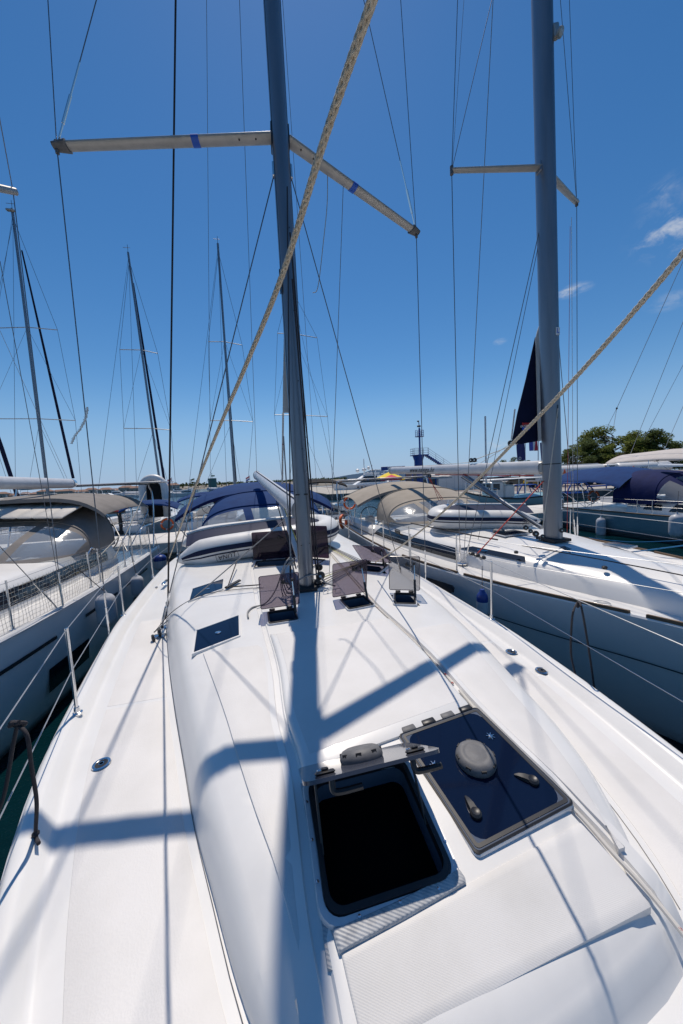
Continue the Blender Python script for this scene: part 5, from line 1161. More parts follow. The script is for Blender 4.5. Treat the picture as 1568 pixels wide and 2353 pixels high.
tag(MB().slab([Vector((x, y, .905)) for x, y in ((29, 46), (60, 42.5), (60, 47), (30, 52))], .05).build('lawn', 'grass', None), kind='structure')
tag(MB().slab([Vector((x, y, .905)) for x, y in ((20, 56), (150, 44), (150, 130), (20, 130))], .02).build('car_park', 'asphalt', None), kind='structure')
# far hill
def ridge(name, pts, depth, thick, m, base=-2):
    P = [at_d(x, y, depth) for x, y in pts]; f = Vector((WC[0][2], WC[1][2], 0)).normalized()
    rows = []
    for k, (a, h) in enumerate(((-thick, 0), (-thick * .5, .55), (0, 1), (thick * .5, .5), (thick, 0))):
        rows.append([Vector((p.x, p.y, 0)) + f * a + Vector((0, 0, base + (p.z - base) * h * (1 + .10 * math.sin(i * 2.7 + k * 1.3)) if 0 < h < 1 else base + (p.z - base) * h)) for i, p in enumerate(P)])
    return tag(MB().grid(rows).build(name, m, None, smooth=90), kind='structure')
def dense(pts, n=70, jit=.5):
    C_ = curve([Vector((x, y, 0)) for x, y in pts], 10); return [(p.x, p.y + random.uniform(-jit, jit)) for p in C_]
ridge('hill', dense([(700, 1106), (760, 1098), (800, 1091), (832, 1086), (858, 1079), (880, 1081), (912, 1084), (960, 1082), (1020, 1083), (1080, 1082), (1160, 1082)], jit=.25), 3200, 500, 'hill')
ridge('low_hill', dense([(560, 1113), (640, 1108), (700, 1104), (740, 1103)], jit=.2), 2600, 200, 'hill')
ridge('headland', dense([(-260, 1150), (-100, 1141), (60, 1133), (200, 1128), (380, 1121), (395, 1123)], jit=.4), 330, 30, 'shore', base=-1)
ridge('island', dense([(388, 1121), (410, 1118), (480, 1114), (560, 1111), (640, 1108), (790, 1100)], jit=.3), 620, 40, 'shore', base=-1)
ridge('breakwater', dense([(690, 1111), (740, 1110), (800, 1108), (858, 1104)], jit=.5), 240, 6, 'shore', base=-1)

# trees
def leafcloud(c, R_, n, s, rng, flat=.8):
    mb = MB()
    for _ in range(n):
        d = Vector((rng.gauss(0, 1), rng.gauss(0, 1), rng.gauss(0, 1))).normalized(); q = rng.random() ** .45
        p = Vector(c) + Vector((d.x * R_, d.y * R_, d.z * R_ * flat)) * q
        a = Vector((rng.gauss(0, 1), rng.gauss(0, 1), rng.gauss(0, 1))).normalized(); b = a.orthogonal().normalized(); e = s * rng.uniform(.5, 1.3)
        mb.quad(p - a * e, p + b * e * .5, p + a * e, p - b * e * .5)
    return mb
def tree(label, base, h, w_, m, seed, name='pine_tree', group='pine trees behind the lorries', clumps=24, leaves=430, ls=.20, cat='tree'):
    rng = random.Random(seed); base = Vector(base); t = thing(name, label, cat, base, group)
    tr = MB(); crown = MB(); bend = Vector((rng.uniform(-.1, .1) * h, rng.uniform(-.1, .1) * h, 0))
    tr.tube(curve([base - Vector((0, 0, .2)), base + Vector((0, 0, h * .3)) + bend * .4, base + Vector((0, 0, h * .62)) + bend, base + Vector((0, 0, h * .9)) + bend * 1.2], 4), [h * .028 * (1 - i / 14) + .01 for i in range(13)], 8)
    for k in range(clumps):
        q = .30 + .68 * (k + .5) / clumps; a = rng.uniform(0, 6.28); rr_ = w_ * .5 * (1 - ((q - .52) / .55) ** 2) ** .5 * rng.uniform(.35, 1.05) if abs(q - .52) < .54 else .1
        c = base + bend * q + Vector((math.cos(a) * rr_, math.sin(a) * rr_, h * q + rng.uniform(-.05, .05) * h)); R_ = (h * rng.uniform(.07, .13) + .15) * 1.2
        tr.tube([base + bend * q * .8 + Vector((0, 0, h * (q - .12))), c], [h * .009, h * .003], 5)
        lc = leafcloud(c, R_, leaves, ls * h / 9, rng, .62); crown.add(lc.v, lc.f)
    tr.build('trunk', 'bark', t); crown.build('crown', m, t, flat=True); return t
for i, (x, y0, u_, v_, w_, m_, lb) in enumerate(((1322, 1035, 50, 47, 5, 'leafb', 'low dark pine at the left end of the row behind the lorries'), (1350, 1012, 54, 49, 7, 'leafb', 'dark round pine just right of the right-hand mast'),
        (1382, 1018, 56, 47, 6, 'leafa', 'smaller bright green pine between the dark pine and the tallest one'), (1420, 984, 60, 48, 11, 'leafa', 'tallest pine of the row, with a broad bright crown'),
        (1478, 996, 65, 47, 8, 'leafb', 'dark pine right of the tallest one'), (1500, 1004, 68, 46, 8, 'leafa', 'broad bright pine third from the right end'), (1532, 1022, 71, 46, 7, 'leafb', 'low dark pine near the right end of the row'), (1600, 1022, 76, 45, 7, 'leafb', 'dark pine cut by the right edge'))):
    tp = at_v(x, y0, v_); tree(lb, (tp.x, v_, .9), tp.z - .9, w_, m_, 11 + i, clumps=30 if w_ > 7 else 22)
for i, (x, y0, lb) in enumerate(((1172, 1054, 'small round tree seen between the banners, left one'), (1193, 1056, 'small dark tree below the leftmost banner'), (1222, 1058, 'small round tree right of the tricolour flag'))):
    tp = at_v(x, y0, 75); tree(lb, (tp.x, 75, .9), tp.z - .9, 6, 'leafb', 40 + i, 'broadleaf_tree', 'small trees behind the car park', 12, 120, .35)
for i, (x, y0, w_) in enumerate(((405, 1108, 10), (418, 1110, 9), (432, 1107, 14), (446, 1100, 16), (455, 1104, 13), (470, 1108, 14), (508, 1106, 18), (520, 1108, 12), (575, 1104, 12), (590, 1106, 12), (604, 1103, 16), (620, 1105, 14))):
    tp = at_d(x, y0, 600); tree('dark tree on the wooded island on the horizon, beside the green beacon', (tp.x, tp.y, 1.0), max(5, tp.z - 1), w_, 'leafb', 60 + i, 'island_tree', 'trees on the island', 8, 60, .5)
mb = MB()
for x in range(395, 800, 7): 
    l_ = leafcloud(at_d(x, 1113 - .043 * (x - 480) + random.uniform(-1, 1), 625), 7.5, 55, 1.7, random.Random(x), .45); mb.add(l_.v, l_.f)
tag(mb.build('island_scrub', 'leafb', None, flat=True), kind='stuff')

# green beacon
bc = at_d(488, 1112, 350); t = thing('harbour_beacon', 'green-grey round harbour beacon on the horizon', 'beacon', (bc.x, bc.y, 0))
MB().lathe((bc.x, bc.y, 0), [(4.2, 0), (4.1, 11.3), (4.3, 11.5), (0, 11.6)], 20).build('tower', 'greenp', t); MB().tube([(bc.x, bc.y, 11.5), (bc.x, bc.y, 17)], .25, 6).build('lamp_post', 'greenp', t); MB().bbox((bc.x + 1, bc.y, 14), (3.6, .5, 1.4), None, .1).build('beacon_sign', 'greenp', t)

# houses along the far left shore
rng = random.Random(9)
for i in range(16):
    x = 5 + i * 26 + rng.uniform(-6, 6); c = at_d(x, 1128, 300 + rng.uniform(-20, 20)); w_, d_, h_ = rng.uniform(7, 12), 8, rng.uniform(2.8, 5)
    t = thing('house', 'small pale house with a low tiled roof on the far left shore', 'house', (c.x, c.y, 1), 'houses on the far left shore')
    MB().bbox((c.x, c.y, 1 + h_ / 2), (w_, d_, h_), None, .05).build('wall', 'wall', t)
    MB().add([Vector((c.x + a * w_ * .54, c.y + b * d_ * .56, 1 + h_)) for a in (-1, 1) for b in (-1, 1)] + [Vector((c.x - w_ * .3, c.y, 2.7 + h_)), Vector((c.x + w_ * .3, c.y, 2.7 + h_))], [(0, 2, 5, 4), (1, 4, 5, 3), (0, 4, 1), (2, 3, 5), (0, 1, 3, 2)]).build('roof', 'tile', t, flat=True)
    for k in (-.25, .2): MB().bbox((c.x + w_ * k, c.y - d_ / 2 - .02, 1 + h_ * .55), (1, .1, 1.1), None, .02).build('window', 'darkwin', t)

# small motor boats moored far away
def motorboat(name, label, loc, L_, ang, group, cab=1, hm='hullw', fly=False):
    loc = Vector(loc); t = thing(name, label, 'motor boat', loc, group); X = Vector((math.cos(ang), math.sin(ang), 0)); Y = Vector((-math.sin(ang), math.cos(ang), 0)); Z = Vector((0, 0, 1)); W = L_ * .16; H = L_ * .11
    def q(x, y, z): return loc + X * (x * L_) + Y * (y * W) + Z * z
    rows = []
    for x, k, up in ((-.5, .85, 0), (-.2, 1, 0), (.15, .95, .04), (.35, .65, .12), (.5, .02, .25)):
        rows.append([q(x, -k, H * (1 + up)), q(x - .02 * (x > .3), -k * .8, 0), q(x - .04 * (x > .3), 0, -.3), q(x - .02 * (x > .3), k * .8, 0), q(x, k, H * (1 + up))])
    mb = MB().grid(rows); mb.add(rows[0], [(0, 1, 2, 3, 4)]); mb.add([r[0] for r in rows] + [r[4] for r in rows[::-1]], [tuple(range(10))]); mb.build('hull', hm, t, smooth=45)
    ax = (X, Y, Z); mb = MB()
    z0 = H * 1.02; h = L_ * .085
    mb.rings([[q(a, b, zz) for a, b in ((-.25 + s_ * .02, -.62 * (1 - s_ * .1)), (.22 - s_ * .16, -.5 * (1 - s_ * .15)), (.22 - s_ * .16, .5 * (1 - s_ * .15)), (-.25 + s_ * .02, .62 * (1 - s_ * .1)))] for s_, zz in ((0, z0), (1, z0 + h))], caps=True); mb.build('cabin', 'white', t, smooth=30)
    mb = MB(); mb.rings([[q(a, b, zz) for a, b in ((-.22 + s_ * .02, -.64 * (1 - s_ * .1)), (.2 - s_ * .15, -.53 * (1 - s_ * .15)), (.2 - s_ * .15, .53 * (1 - s_ * .15)), (-.22 + s_ * .02, .64 * (1 - s_ * .1)))] for s_, zz in ((.35, z0 + h * .35), (.85, z0 + h * .85))]); mb.build('window', 'darkwin', t)
    if fly: MB().bbox(q(-.1, 0, z0 + h * 1.35), (L_ * .26, W * .9, h * .5), ax, .05).bbox(q(-.18, 0, z0 + h * 2.1), (L_ * .18, W * 1.0, h * .12), ax, .03).build('flybridge', 'white', t); 
    MB().tube([q(-.1, 0, z0 + h), q(-.12, 0, z0 + h * (3.2 if fly else 2.4))], L_ * .006, 5).build('aerial', 'white', t)
    return t
protos = []
for i in range(34):
    x = -20 + i * 13.8 + rng.uniform(-4, 4); d = rng.uniform(120, 250); c = at_d(x, 1130, d); L_ = rng.uniform(8, 15)
    fl_ = rng.random() < .4; an_ = rng.uniform(-.5, .5) + (math.pi if rng.random() < .5 else 0)
    motorboat('motor_boat', 'small white motor boat %s, moored off the far left shore' % ('with a flybridge' if fl_ else 'with a low cabin'), (c.x, c.y, 0), L_, an_, 'flybridge boats off the far left shore' if fl_ else 'low-cabin boats off the far left shore', fly=fl_)
for i, (x, d, L_, f) in enumerate(((842, 150, 24, True), (872, 130, 17, True), (905, 120, 16, False))):
    c = at_d(x, 1100, d); motorboat('motor_yacht', ['large white motor yacht with radar domes in front of the blue hill', 'white motor yacht right of the one with radar domes', 'white motor yacht left of the yellow parasol'][i], (c.x, c.y, 0), L_, math.pi + .2, 'white motor yachts below the hill', fly=f)
    if i == 0:
        t = [o for o in bpy.data.objects if o.name.startswith('motor_yacht') and o.type == 'EMPTY'][0]
        for a, b, h in ((-4, 1.6, 7.0), (-1, 2.0, 7.3), (1, 1.2, 8)): MB().lathe((c.x + a, c.y, h - .8), [(.3, 0), (b * .5, .5), (b * .5, 1.2), (0, 1.7)], 12).build('radar_dome', 'white', t)
        MB().tube([(c.x - 1, c.y, 6), (c.x - 1, c.y, 12)], .2, 6).build('radar_mast', 'white', t)
# trawler-like boat with portholes and a RIB beside the fuel dock
c = at_z(846, 1131, 0); t = motorboat('workboat', 'grey-white workboat with portholes beyond the orange ring lifebuoy', (c.x, c.y, 0), 17, math.pi, None, hm='hullw')
for k in range(6): MB().lathe(at_v(822 + k * 9, 1119, c.y - 2.8), [(.2, 0), (.2, .05), (0, .06)], 10, (0, -1, 0)).build('porthole', 'darkwin', t)
c = at_z(903, 1141, .05); t = thing('rigid_dinghy', 'white rigid inflatable boat with outboard lying at the fuel dock', 'dinghy', c)
MB().tube(curve([c + Vector((-2.2, -.7, .35)), c + Vector((1.2, -.7, .4)), c + Vector((2.4, 0, .6)), c + Vector((1.2, .7, .4)), c + Vector((-2.2, .7, .35))], 6), .3, 12).build('tube', 'tube', t, smooth=60)
MB().slab([c + Vector(p) for p in ((-2, -.6, .1), (1.4, -.6, .1), (2, 0, .1), (1.4, .6, .1), (-2, .6, .1))], .2).build('hull', 'hullw', t); MB().bbox(c + Vector((.1, 0, .7)), (.6, .5, .8), None, .08).build('console', 'white', t); MB().bbox(c + Vector((-2.3, 0, .7)), (.35, .35, .8), None, .08).build('outboard_motor', 'black', t)

# fuel dock: tower with stairs, building, parasols, sign
tw = at_d(962, 1100, 50); t = thing('observation_tower', 'royal blue round tower with outside stairs and a lamp mast', 'tower', (tw.x, tw.y, .9))
X0, Y0 = tw.x, tw.y
zt_ = at_d(960, 1046, 50).z
MB().lathe((X0, Y0, .9), [(.62, 0), (.62, zt_ - 1.7), (.85, zt_ - 1.0), (.85, zt_ - .9), (0, zt_ - .9)], 24).build('shaft', 'tblue', t)
MB().bbox((X0 + .15, Y0, zt_), (2.2, 1.8, .12), None, .03).build('platform', 'tblue', t)
ns = 16
for k in range(ns): MB().bbox((X0 + 1.3 + k * .27, Y0, zt_ - .1 - k * .17), (.27, .8, .26), None, .01).build('stair', 'tblue', t)
def rail(pts, posts=6, h=.95, m='steel'):
    mb = MB()
    for hh in (h, h * .66, h * .33): mb.tube([p + Vector((0, 0, hh)) for p in pts], .022, 4)
    for i in range(posts):
        q = i / (posts - 1) * (len(pts) - 1); j = min(int(q), len(pts) - 2); p = pts[j].lerp(pts[j + 1], q - j); mb.tube([p, p + Vector((0, 0, h))], .022, 4)
    return mb
rail([Vector((X0 + 1.2, Y0 - .85, zt_)), Vector((X0 - .9, Y0 - .85, zt_)), Vector((X0 - .9, Y0 + .85, zt_)), Vector((X0 + 1.2, Y0 + .85, zt_))], 9).build('handrail', 'wirel', t)
rail([Vector((X0 + 1.3, Y0 - .42, zt_)), Vector((X0 + 1.3 + ns * .27, Y0 - .42, zt_ - ns * .17 - .1)), Vector((X0 + 7.2, Y0 - .42, zt_ - ns * .17 - .1))], 8).build('handrail', 'wirel', t)
zm = at_d(966, 985, 50).z
MB().tube([(X0 + .25, Y0, zt_), (X0 + .25, Y0, zm)], .13, 10).tube([(X0 + .25, Y0, zm), (X0 + .2, Y0, zm + .9)], .06, 8).build('lamp_mast', 'tblue', t)
z1_ = at_d(968, 1004, 50).z; MB().lathe((X0 + .25, Y0, z1_), [(.65, 0), (.65, .06), (.1, .07)], 14).build('mast_platform', 'tblue', t); rail([Vector((X0 + .25 + math.cos(a) * .62, Y0 + math.sin(a) * .62, z1_)) for a in [k * math.pi / 4 for k in range(9)]], 9, .9).build('mast_cage', 'tblue', t)
MB().bbox((X0 + .2, Y0, zm + .3), (.5, .3, .25), None, .05).bbox((X0 + .1, Y0, zm + 1.0), (.3, .2, .2), None, .04).build('floodlight', 'vent', t)
c = at_d(1045, 1105, 52); t = thing('building', 'low white quayside hut behind the white parasol', 'building', (c.x, c.y, .9))
MB().bbox((c.x, c.y, 2.1), (7.6, 4, 2.4), None, .05).build('wall', 'truck', t)
for k in range(5): MB().bbox((c.x - 2.6 + k * 1.3, c.y - 2.01, 2.1), (.02, .04, 2.2), None, .005).build('panel_joint', 'boomw', t)
MB().bbox((c.x + 2.9, c.y - 2.02, 2.2), (.8, .06, 1.5), None, .02).build('window', 'darkwin', t)
MB().bbox((c.x - 5.5, c.y + .5, 2.3), (3.4, 3, 2.8), None, .05).build('dark_porch', 'vent', t)
for k in range(4): MB().bbox((c.x - 4 - k * 1.2, c.y - 1.5, 2.4), (.14, .14, 3), None, .02).build('post', 'tblue', t)
def parasol(label, px_, d, w_px, m, zoff=0):
    c = at_d(*px_, d); r_ = w_px / 2 / FPX * d; t = thing('parasol', label, 'parasol', (c.x, c.y, .9), 'parasols on the quay')
    n = 8; top = Vector((c.x, c.y, c.z)); h = r_ * .42; ring = [top + Vector((r_ * math.cos(a), r_ * math.sin(a), -h)) for a in [2 * math.pi * k / n + .3 for k in range(n)]]
    mb = MB()
    for k in range(n): mb.quad(top, ring[k], (ring[k] + ring[(k + 1) % n]) / 2 + Vector((0, 0, .05)), ring[(k + 1) % n]).quad(ring[k], ring[(k + 1) % n], ring[(k + 1) % n] - Vector((0, 0, .2)), ring[k] - Vector((0, 0, .2)))
    mb.build('canopy', m, t, flat=True); MB().tube([(c.x, c.y, .9), top], .04, 6).build('pole', 'white', t); return t
parasol('yellow parasol behind the red one', (893, 1084), 56, 62, 'yellow'); parasol('red parasol in front of the yellow one', (898, 1090), 53, 50, 'pink'); parasol('pale grey parasol with red print', (1004, 1082), 40, 64, 'cbeige'); parasol('yellow-green parasol half hidden behind the red one', (938, 1092), 58, 40, 'yellow')
c0_, c1_ = at_d(873, 1076, 46), at_d(932, 1075, 46); t = thing('sign', 'blue GAS STATION sign on an arm', 'sign', c0_ * .5 + c1_ * .5)
cc_ = (c0_ + c1_) / 2; MB().bbox(cc_, (3.4, .1, .5), None, .01).build('panel', 'tblue', t); MB().bbox(cc_ + Vector((.25, -.06, 0)), (2.1, .03, .42), None, .005).build('sign_plate', 'white', t)
text('sign_lettering', 'GAS STATION', .31, cc_ + Vector((.25, -.09, 0)), (1, 0, 0), (0, 0, 1), 'print', t); MB().tube([cc_ + Vector((1.8, .1, 0)), (cc_.x + 1.8, cc_.y + .1, .9)], .06, 6).build('post', 'tblue', t)
# flags
def flag(label, x, ytop, ybot, wpx, d, mats, pole=True, wave=.1, vertical=True, name='flag', cat='flag', px0=None):
    a = at_d(x, ytop, d); b = at_d(x, ybot, d); w_ = wpx / FPX * d; t = thing(name, label, cat, (a.x, a.y, .9), 'flags on the quay'); n = len(mats)
    for k, m_ in enumerate(mats):
        rows = [[Vector((a.x - w_ * (k + q / 6) / n, a.y + wave * w_ * math.sin((k + q / 6) / n * 7 + z * 1.1), z)) for z in np.linspace(b.z, a.z, 7)] for q in range(7)]
        MB().grid(rows).build('cloth', m_, t, smooth=80)
    if pole: MB().tube([(a.x + .04, a.y, .9), (a.x + .04, a.y, a.z + .3)], .05, 8).build('pole', 'boomw', t)
    return t
fl = G['fl'] = mat('flag_navy', (.03, .035, .14), .8); mat('flag_blue', (.08, .10, .40), .8); mat('flag_red', (.5, .04, .07), .8)
t = flag('navy banner left of the tricolour flag', 1205, 1018, 1057, 21, 40, ['fl']); text('banner_mark', 'O', .5, at_d(1194, 1053, 39.6), (0, 0, 1), (-1, 0, 0), 'printw', t)
flag('blue, white and red tricolour flag between two navy banners', 1235, 1012, 1035, 22, 40, [MATS['flag_red'], 'printw', MATS['flag_blue']])
flag('navy banner right of the tricolour flag, half behind the mast', 1262, 1016, 1057, 24, 40, ['fl'])
# lorries
def tanker(label, c, L_):
    c = Vector(c); t = thing('tank_lorry', label, 'lorry', c, 'white tank lorries on the quay'); X = Vector((1, -.08, 0)).normalized(); Y = Vector((.08, 1, 0)).normalized(); Z = Vector((0, 0, 1)); ax = (X, Y, Z)
    q = lambda x, y, z: c + X * x + Y * y + Z * z
    MB().tube([q(.2, 0, 1.95), q(.5, 0, 1.95), q(L_ - .3, 0, 1.95), q(L_, 0, 1.95)], [.6, .86, .86, .6], 20, ell=(1.28, 1), up=(0, 0, 1)).build('tank', 'truck', t, smooth=50)
    MB().bbox(q(L_ / 2, 0, 2.82), (L_ * .85, .5, .14), ax, .03).build('tank_walkway', 'boomw', t)
    MB().bbox(q(L_ / 2 - .8, 0, .95), (L_ + 1.4, 2.0, .25), ax, .03).build('chassis', 'black', t)
    cb_ = MB().bbox(q(-1.25, 0, 1.75), (1.9, 2.3, 2.0), ax, .15).build('cab', 'truck', t); MB().bbox(q(-2.2, 0, 2.15), (.06, 2.0, .8), ax, .02).build('windscreen', 'darkwin', cb_); MB().bbox(q(-1.5, -1.16, 2.15), (.9, .04, .7), ax, .02).build('side_window', 'darkwin', cb_); MB().bbox(q(-2.25, 0, 1.25), (.08, 1.9, .35), ax, .02).build('grille', 'black', cb_)
    for x in (-1.3, L_ - 2.6, L_ - 1.3): 
        for s_ in (-1, 1): MB().lathe(q(x, s_ * 1.05 - .12, .48), [(.30, 0), (.48, .03), (.48, .25), (.3, .28)], 18, (0, 1, 0)).build('wheel', 'tyre', t)
    text('lettering', 'GRCIĆ', .42, q(L_ * .42, -1.14, 1.95), X, Z, 'print', t)
    MB().slab([q(L_ * .2, -1.12, 1.7), q(L_ * .2 + .5, -1.12, 1.7), q(L_ * .2 + .25, -1.12, 2.35)], .02, dirn=(0, -1, 0)).build('logo', 'orange', t)
p = at_z(1318, 1116, .9); tanker('white tank lorry on the quay, left of the two', (p.x - 3.2, p.y + 1.5, .91), 8.6)
p = at_z(1462, 1108, .9); tanker('white tank lorry on the quay, right of the two', (p.x - 2.2, p.y + 1.5, .91), 8.6)
def car(label, c, m_, ang=0.0):
    c = Vector(c); t = thing('parked_car', label, 'car', c, 'parked cars on the quay'); X = Vector((math.cos(ang), math.sin(ang), 0)); Y = Vector((-math.sin(ang), math.cos(ang), 0)); Z = Vector((0, 0, 1)); q = lambda x, y, z: c + X * x + Y * y + Z * z
    prof = [(-2.1, .35), (-2.15, .75), (-1.9, .9), (-1.5, .95), (1.0, .98), (1.9, .85), (2.1, .65), (2.05, .35)]
    MB().rings([[q(x, s_ * k, z) for x, z in prof] for s_, k in ((-1, .8), (-1, .86), (1, .86), (1, .8))], caps=True).build('body', m_, t, smooth=30)
    gh = [(-1.7, .93), (-1.35, 1.42), (.1, 1.46), (1.0, .96)]
    MB().rings([[q(x, s_ * k, z) for x, z in gh] for s_, k in ((-1, .70), (1, .70))], caps=True).build('window', 'darkwin', t, smooth=20)
    MB().slab([q(x, y, 1.43) for x, y in ((-1.35, -.66), (.1, -.66), (.1, .66), (-1.35, .66))], .04, bev=.02).build('roof', m_, t)
    for x in (-1.35, 1.3):
        for s_ in (-1, 1): MB().lathe(q(x, s_ * .80 - .1, .33), [(.2, 0), (.33, .02), (.33, .18), (.2, .2)], 14, (0, 1, 0)).build('wheel', 'tyre', t)
for x, y, m_, lb, a_ in ((1138, 1107, 'white', 'white parked car left of the banners', .1), (1110, 1108, 'hullg', 'silver parked car at the left end of the car park', .2), (1182, 1111, 'vent', 'dark green-grey parked car under the banners', 0), (1228, 1112, 'yellow', 'yellow parked car beside the right-hand mast', 1.2), (1160, 1104, 'red', 'red parked van behind the white car', .3), (1090, 1105, 'white', 'white parked car furthest left', .4)):
    p = at_z(x, y + 6, .91); car(lb, (p.x, p.y, .93), m_, a_)
# blue frames and rail on the quay edge
def frame(label, x, y, d, w_):
    p = at_z(x, y, .9); t = thing('gangway_frame', label, 'gangway frame', p, 'blue frames on the quay edge'); mb = MB()
    for s_ in (0, 1.0):
        q = p + Vector((0, s_, 0)); mb.tube([q, q + Vector((.6, 0, .95)), q + Vector((2.2, 0, .95)), q + Vector((2.6, 0, 0)), q], .07, 6); mb.tube([q + Vector((.9, 0, 0)), q + Vector((.9, 0, .95))], .05, 6); mb.tube([q + Vector((2.2, 0, .95)), q + Vector((3.4, 0, 0))], .06, 6)
    mb.tube([p + Vector((.6, 0, .95)), p + Vector((.6, 1, .95))], .06, 6); mb.tube([p + Vector((2.2, 0, .95)), p + Vector((2.2, 1, .95))], .06, 6); mb.build('frame', 'tblue', t)
frame('blue tubular gangway frame on the quay edge left of the right-hand mast', 1186, 1138, 35, 3); frame('blue tubular gangway frame on the quay beyond the blue bimini', 1300, 1134, 35, 3)
t = thing('quay_railing', 'low blue rail along the quay edge behind the teal yacht', 'railing', (36, 31, .9)); MB().tube([(34, 30.6, 1.2), (90, 28.8, 1.2)], .08, 6).build('rail', 'tblue', t)
for k in range(18): MB().tube([(34 + k * 2.4, 30.6 - k * .077, .9), (34 + k * 2.4, 30.6 - k * .077, 1.2)], .06, 6).build('post', 'tblue', t)
for i, (x, y) in enumerate(((1133, 1112), (1252, 1112))):
    p = at_z(x, y, .9); rg = random.Random(i); t = thing('palm_shrub', ['small spiky palm on the lawn left of the banners', 'spiky shrub on the lawn beside the right-hand mast'][i], 'palm', p); mb = MB()
    for k in range(34):
        a = rg.uniform(0, 6.28); e = rg.uniform(.3, 1.2); tip = p + Vector((math.cos(a) * math.cos(e) * 1.0, math.sin(a) * math.cos(e) * 1.0, .4 + math.sin(e) * .9)); s_ = Vector((-math.sin(a), math.cos(a), 0)) * .05; mb.quad(p + Vector((0, 0, .3)) - s_, tip, p + Vector((0, 0, .3)) + s_)
    mb.build('fronds', 'leafa', t, flat=True); MB().tube([p, p + Vector((0, 0, .45))], .12, 8).build('stem', 'bark', t)

# pale cyan fishing boat at the quay
c = at_z(1168, 1171, 0); c = Vector((c.x, c.y, 0)); t = thing('fishing_boat', 'pale cyan wooden fishing boat with a white wheelhouse', 'fishing boat', c)
def fq(x, y, z): return c + Vector((x, y + .05 * x, z))
rows = []
for x, k, h in ((-4.3, .05, 1.75), (-3.6, .6, 1.5), (-2.2, 1.05, 1.2), (0, 1.25, 1.0), (2.4, 1.15, 1.05), (3.9, .6, 1.25), (4.4, .05, 1.4)):
    rows.append([fq(x, -k, h), fq(x, -k * .95, h * .6), fq(x * .96, -k * .7, 0), fq(x * .9, 0, -.4), fq(x * .96, k * .7, 0), fq(x, k * .95, h * .6), fq(x, k, h)])
mb = MB().grid(rows); mb.add([r[0] - Vector((0, 0, .08)) for r in rows] + [r[-1] - Vector((0, 0, .08)) for r in rows[::-1]], [tuple(range(14))]); hl = mb.build('hull', 'skyblue', t, smooth=50)
MB().tube([r[0] for r in rows], .06, 6).build('gunwale', 'print', t); MB().tube([r[-1] for r in rows], .06, 6).build('gunwale', 'print', t)
wh = MB().bbox(fq(-1.6, 0, 1.75), (1.2, 1.4, 1.5), None, .12).bbox(fq(-.4, 0, 1.6), (1.0, 1.3, 1.1), None, .1).build('wheelhouse', 'truck', t)
MB().bbox(fq(-2.22, 0, 2.05), (.04, 1.1, .5), None, .02).bbox(fq(-1.75, -.71, 2.05), (.6, .04, .5), None, .02).build('window', 'darkwin', wh)
MB().bbox(fq(.3, 0, 2.62), (4.8, 1.9, .10), None, .04).build('awning', 'white', t)
for x in (.3, 2.5): 
    for s_ in (-.85, .85): MB().tube([fq(x, s_, 1.0), fq(x, s_, 2.6)], .035, 6).build('awning_post', 'white', t)
MB().tube([fq(-2.2, 0, 1.2), fq(-2.25, 0, 7.8)], .07, 8).build('mast', 'boomw', t)
rail([fq(-4.2, 0, 1.75), fq(-3.2, -.8, 1.4), fq(-2, -1.1, 1.2)], 5, .7).build('bow_rail', 'steel', t)

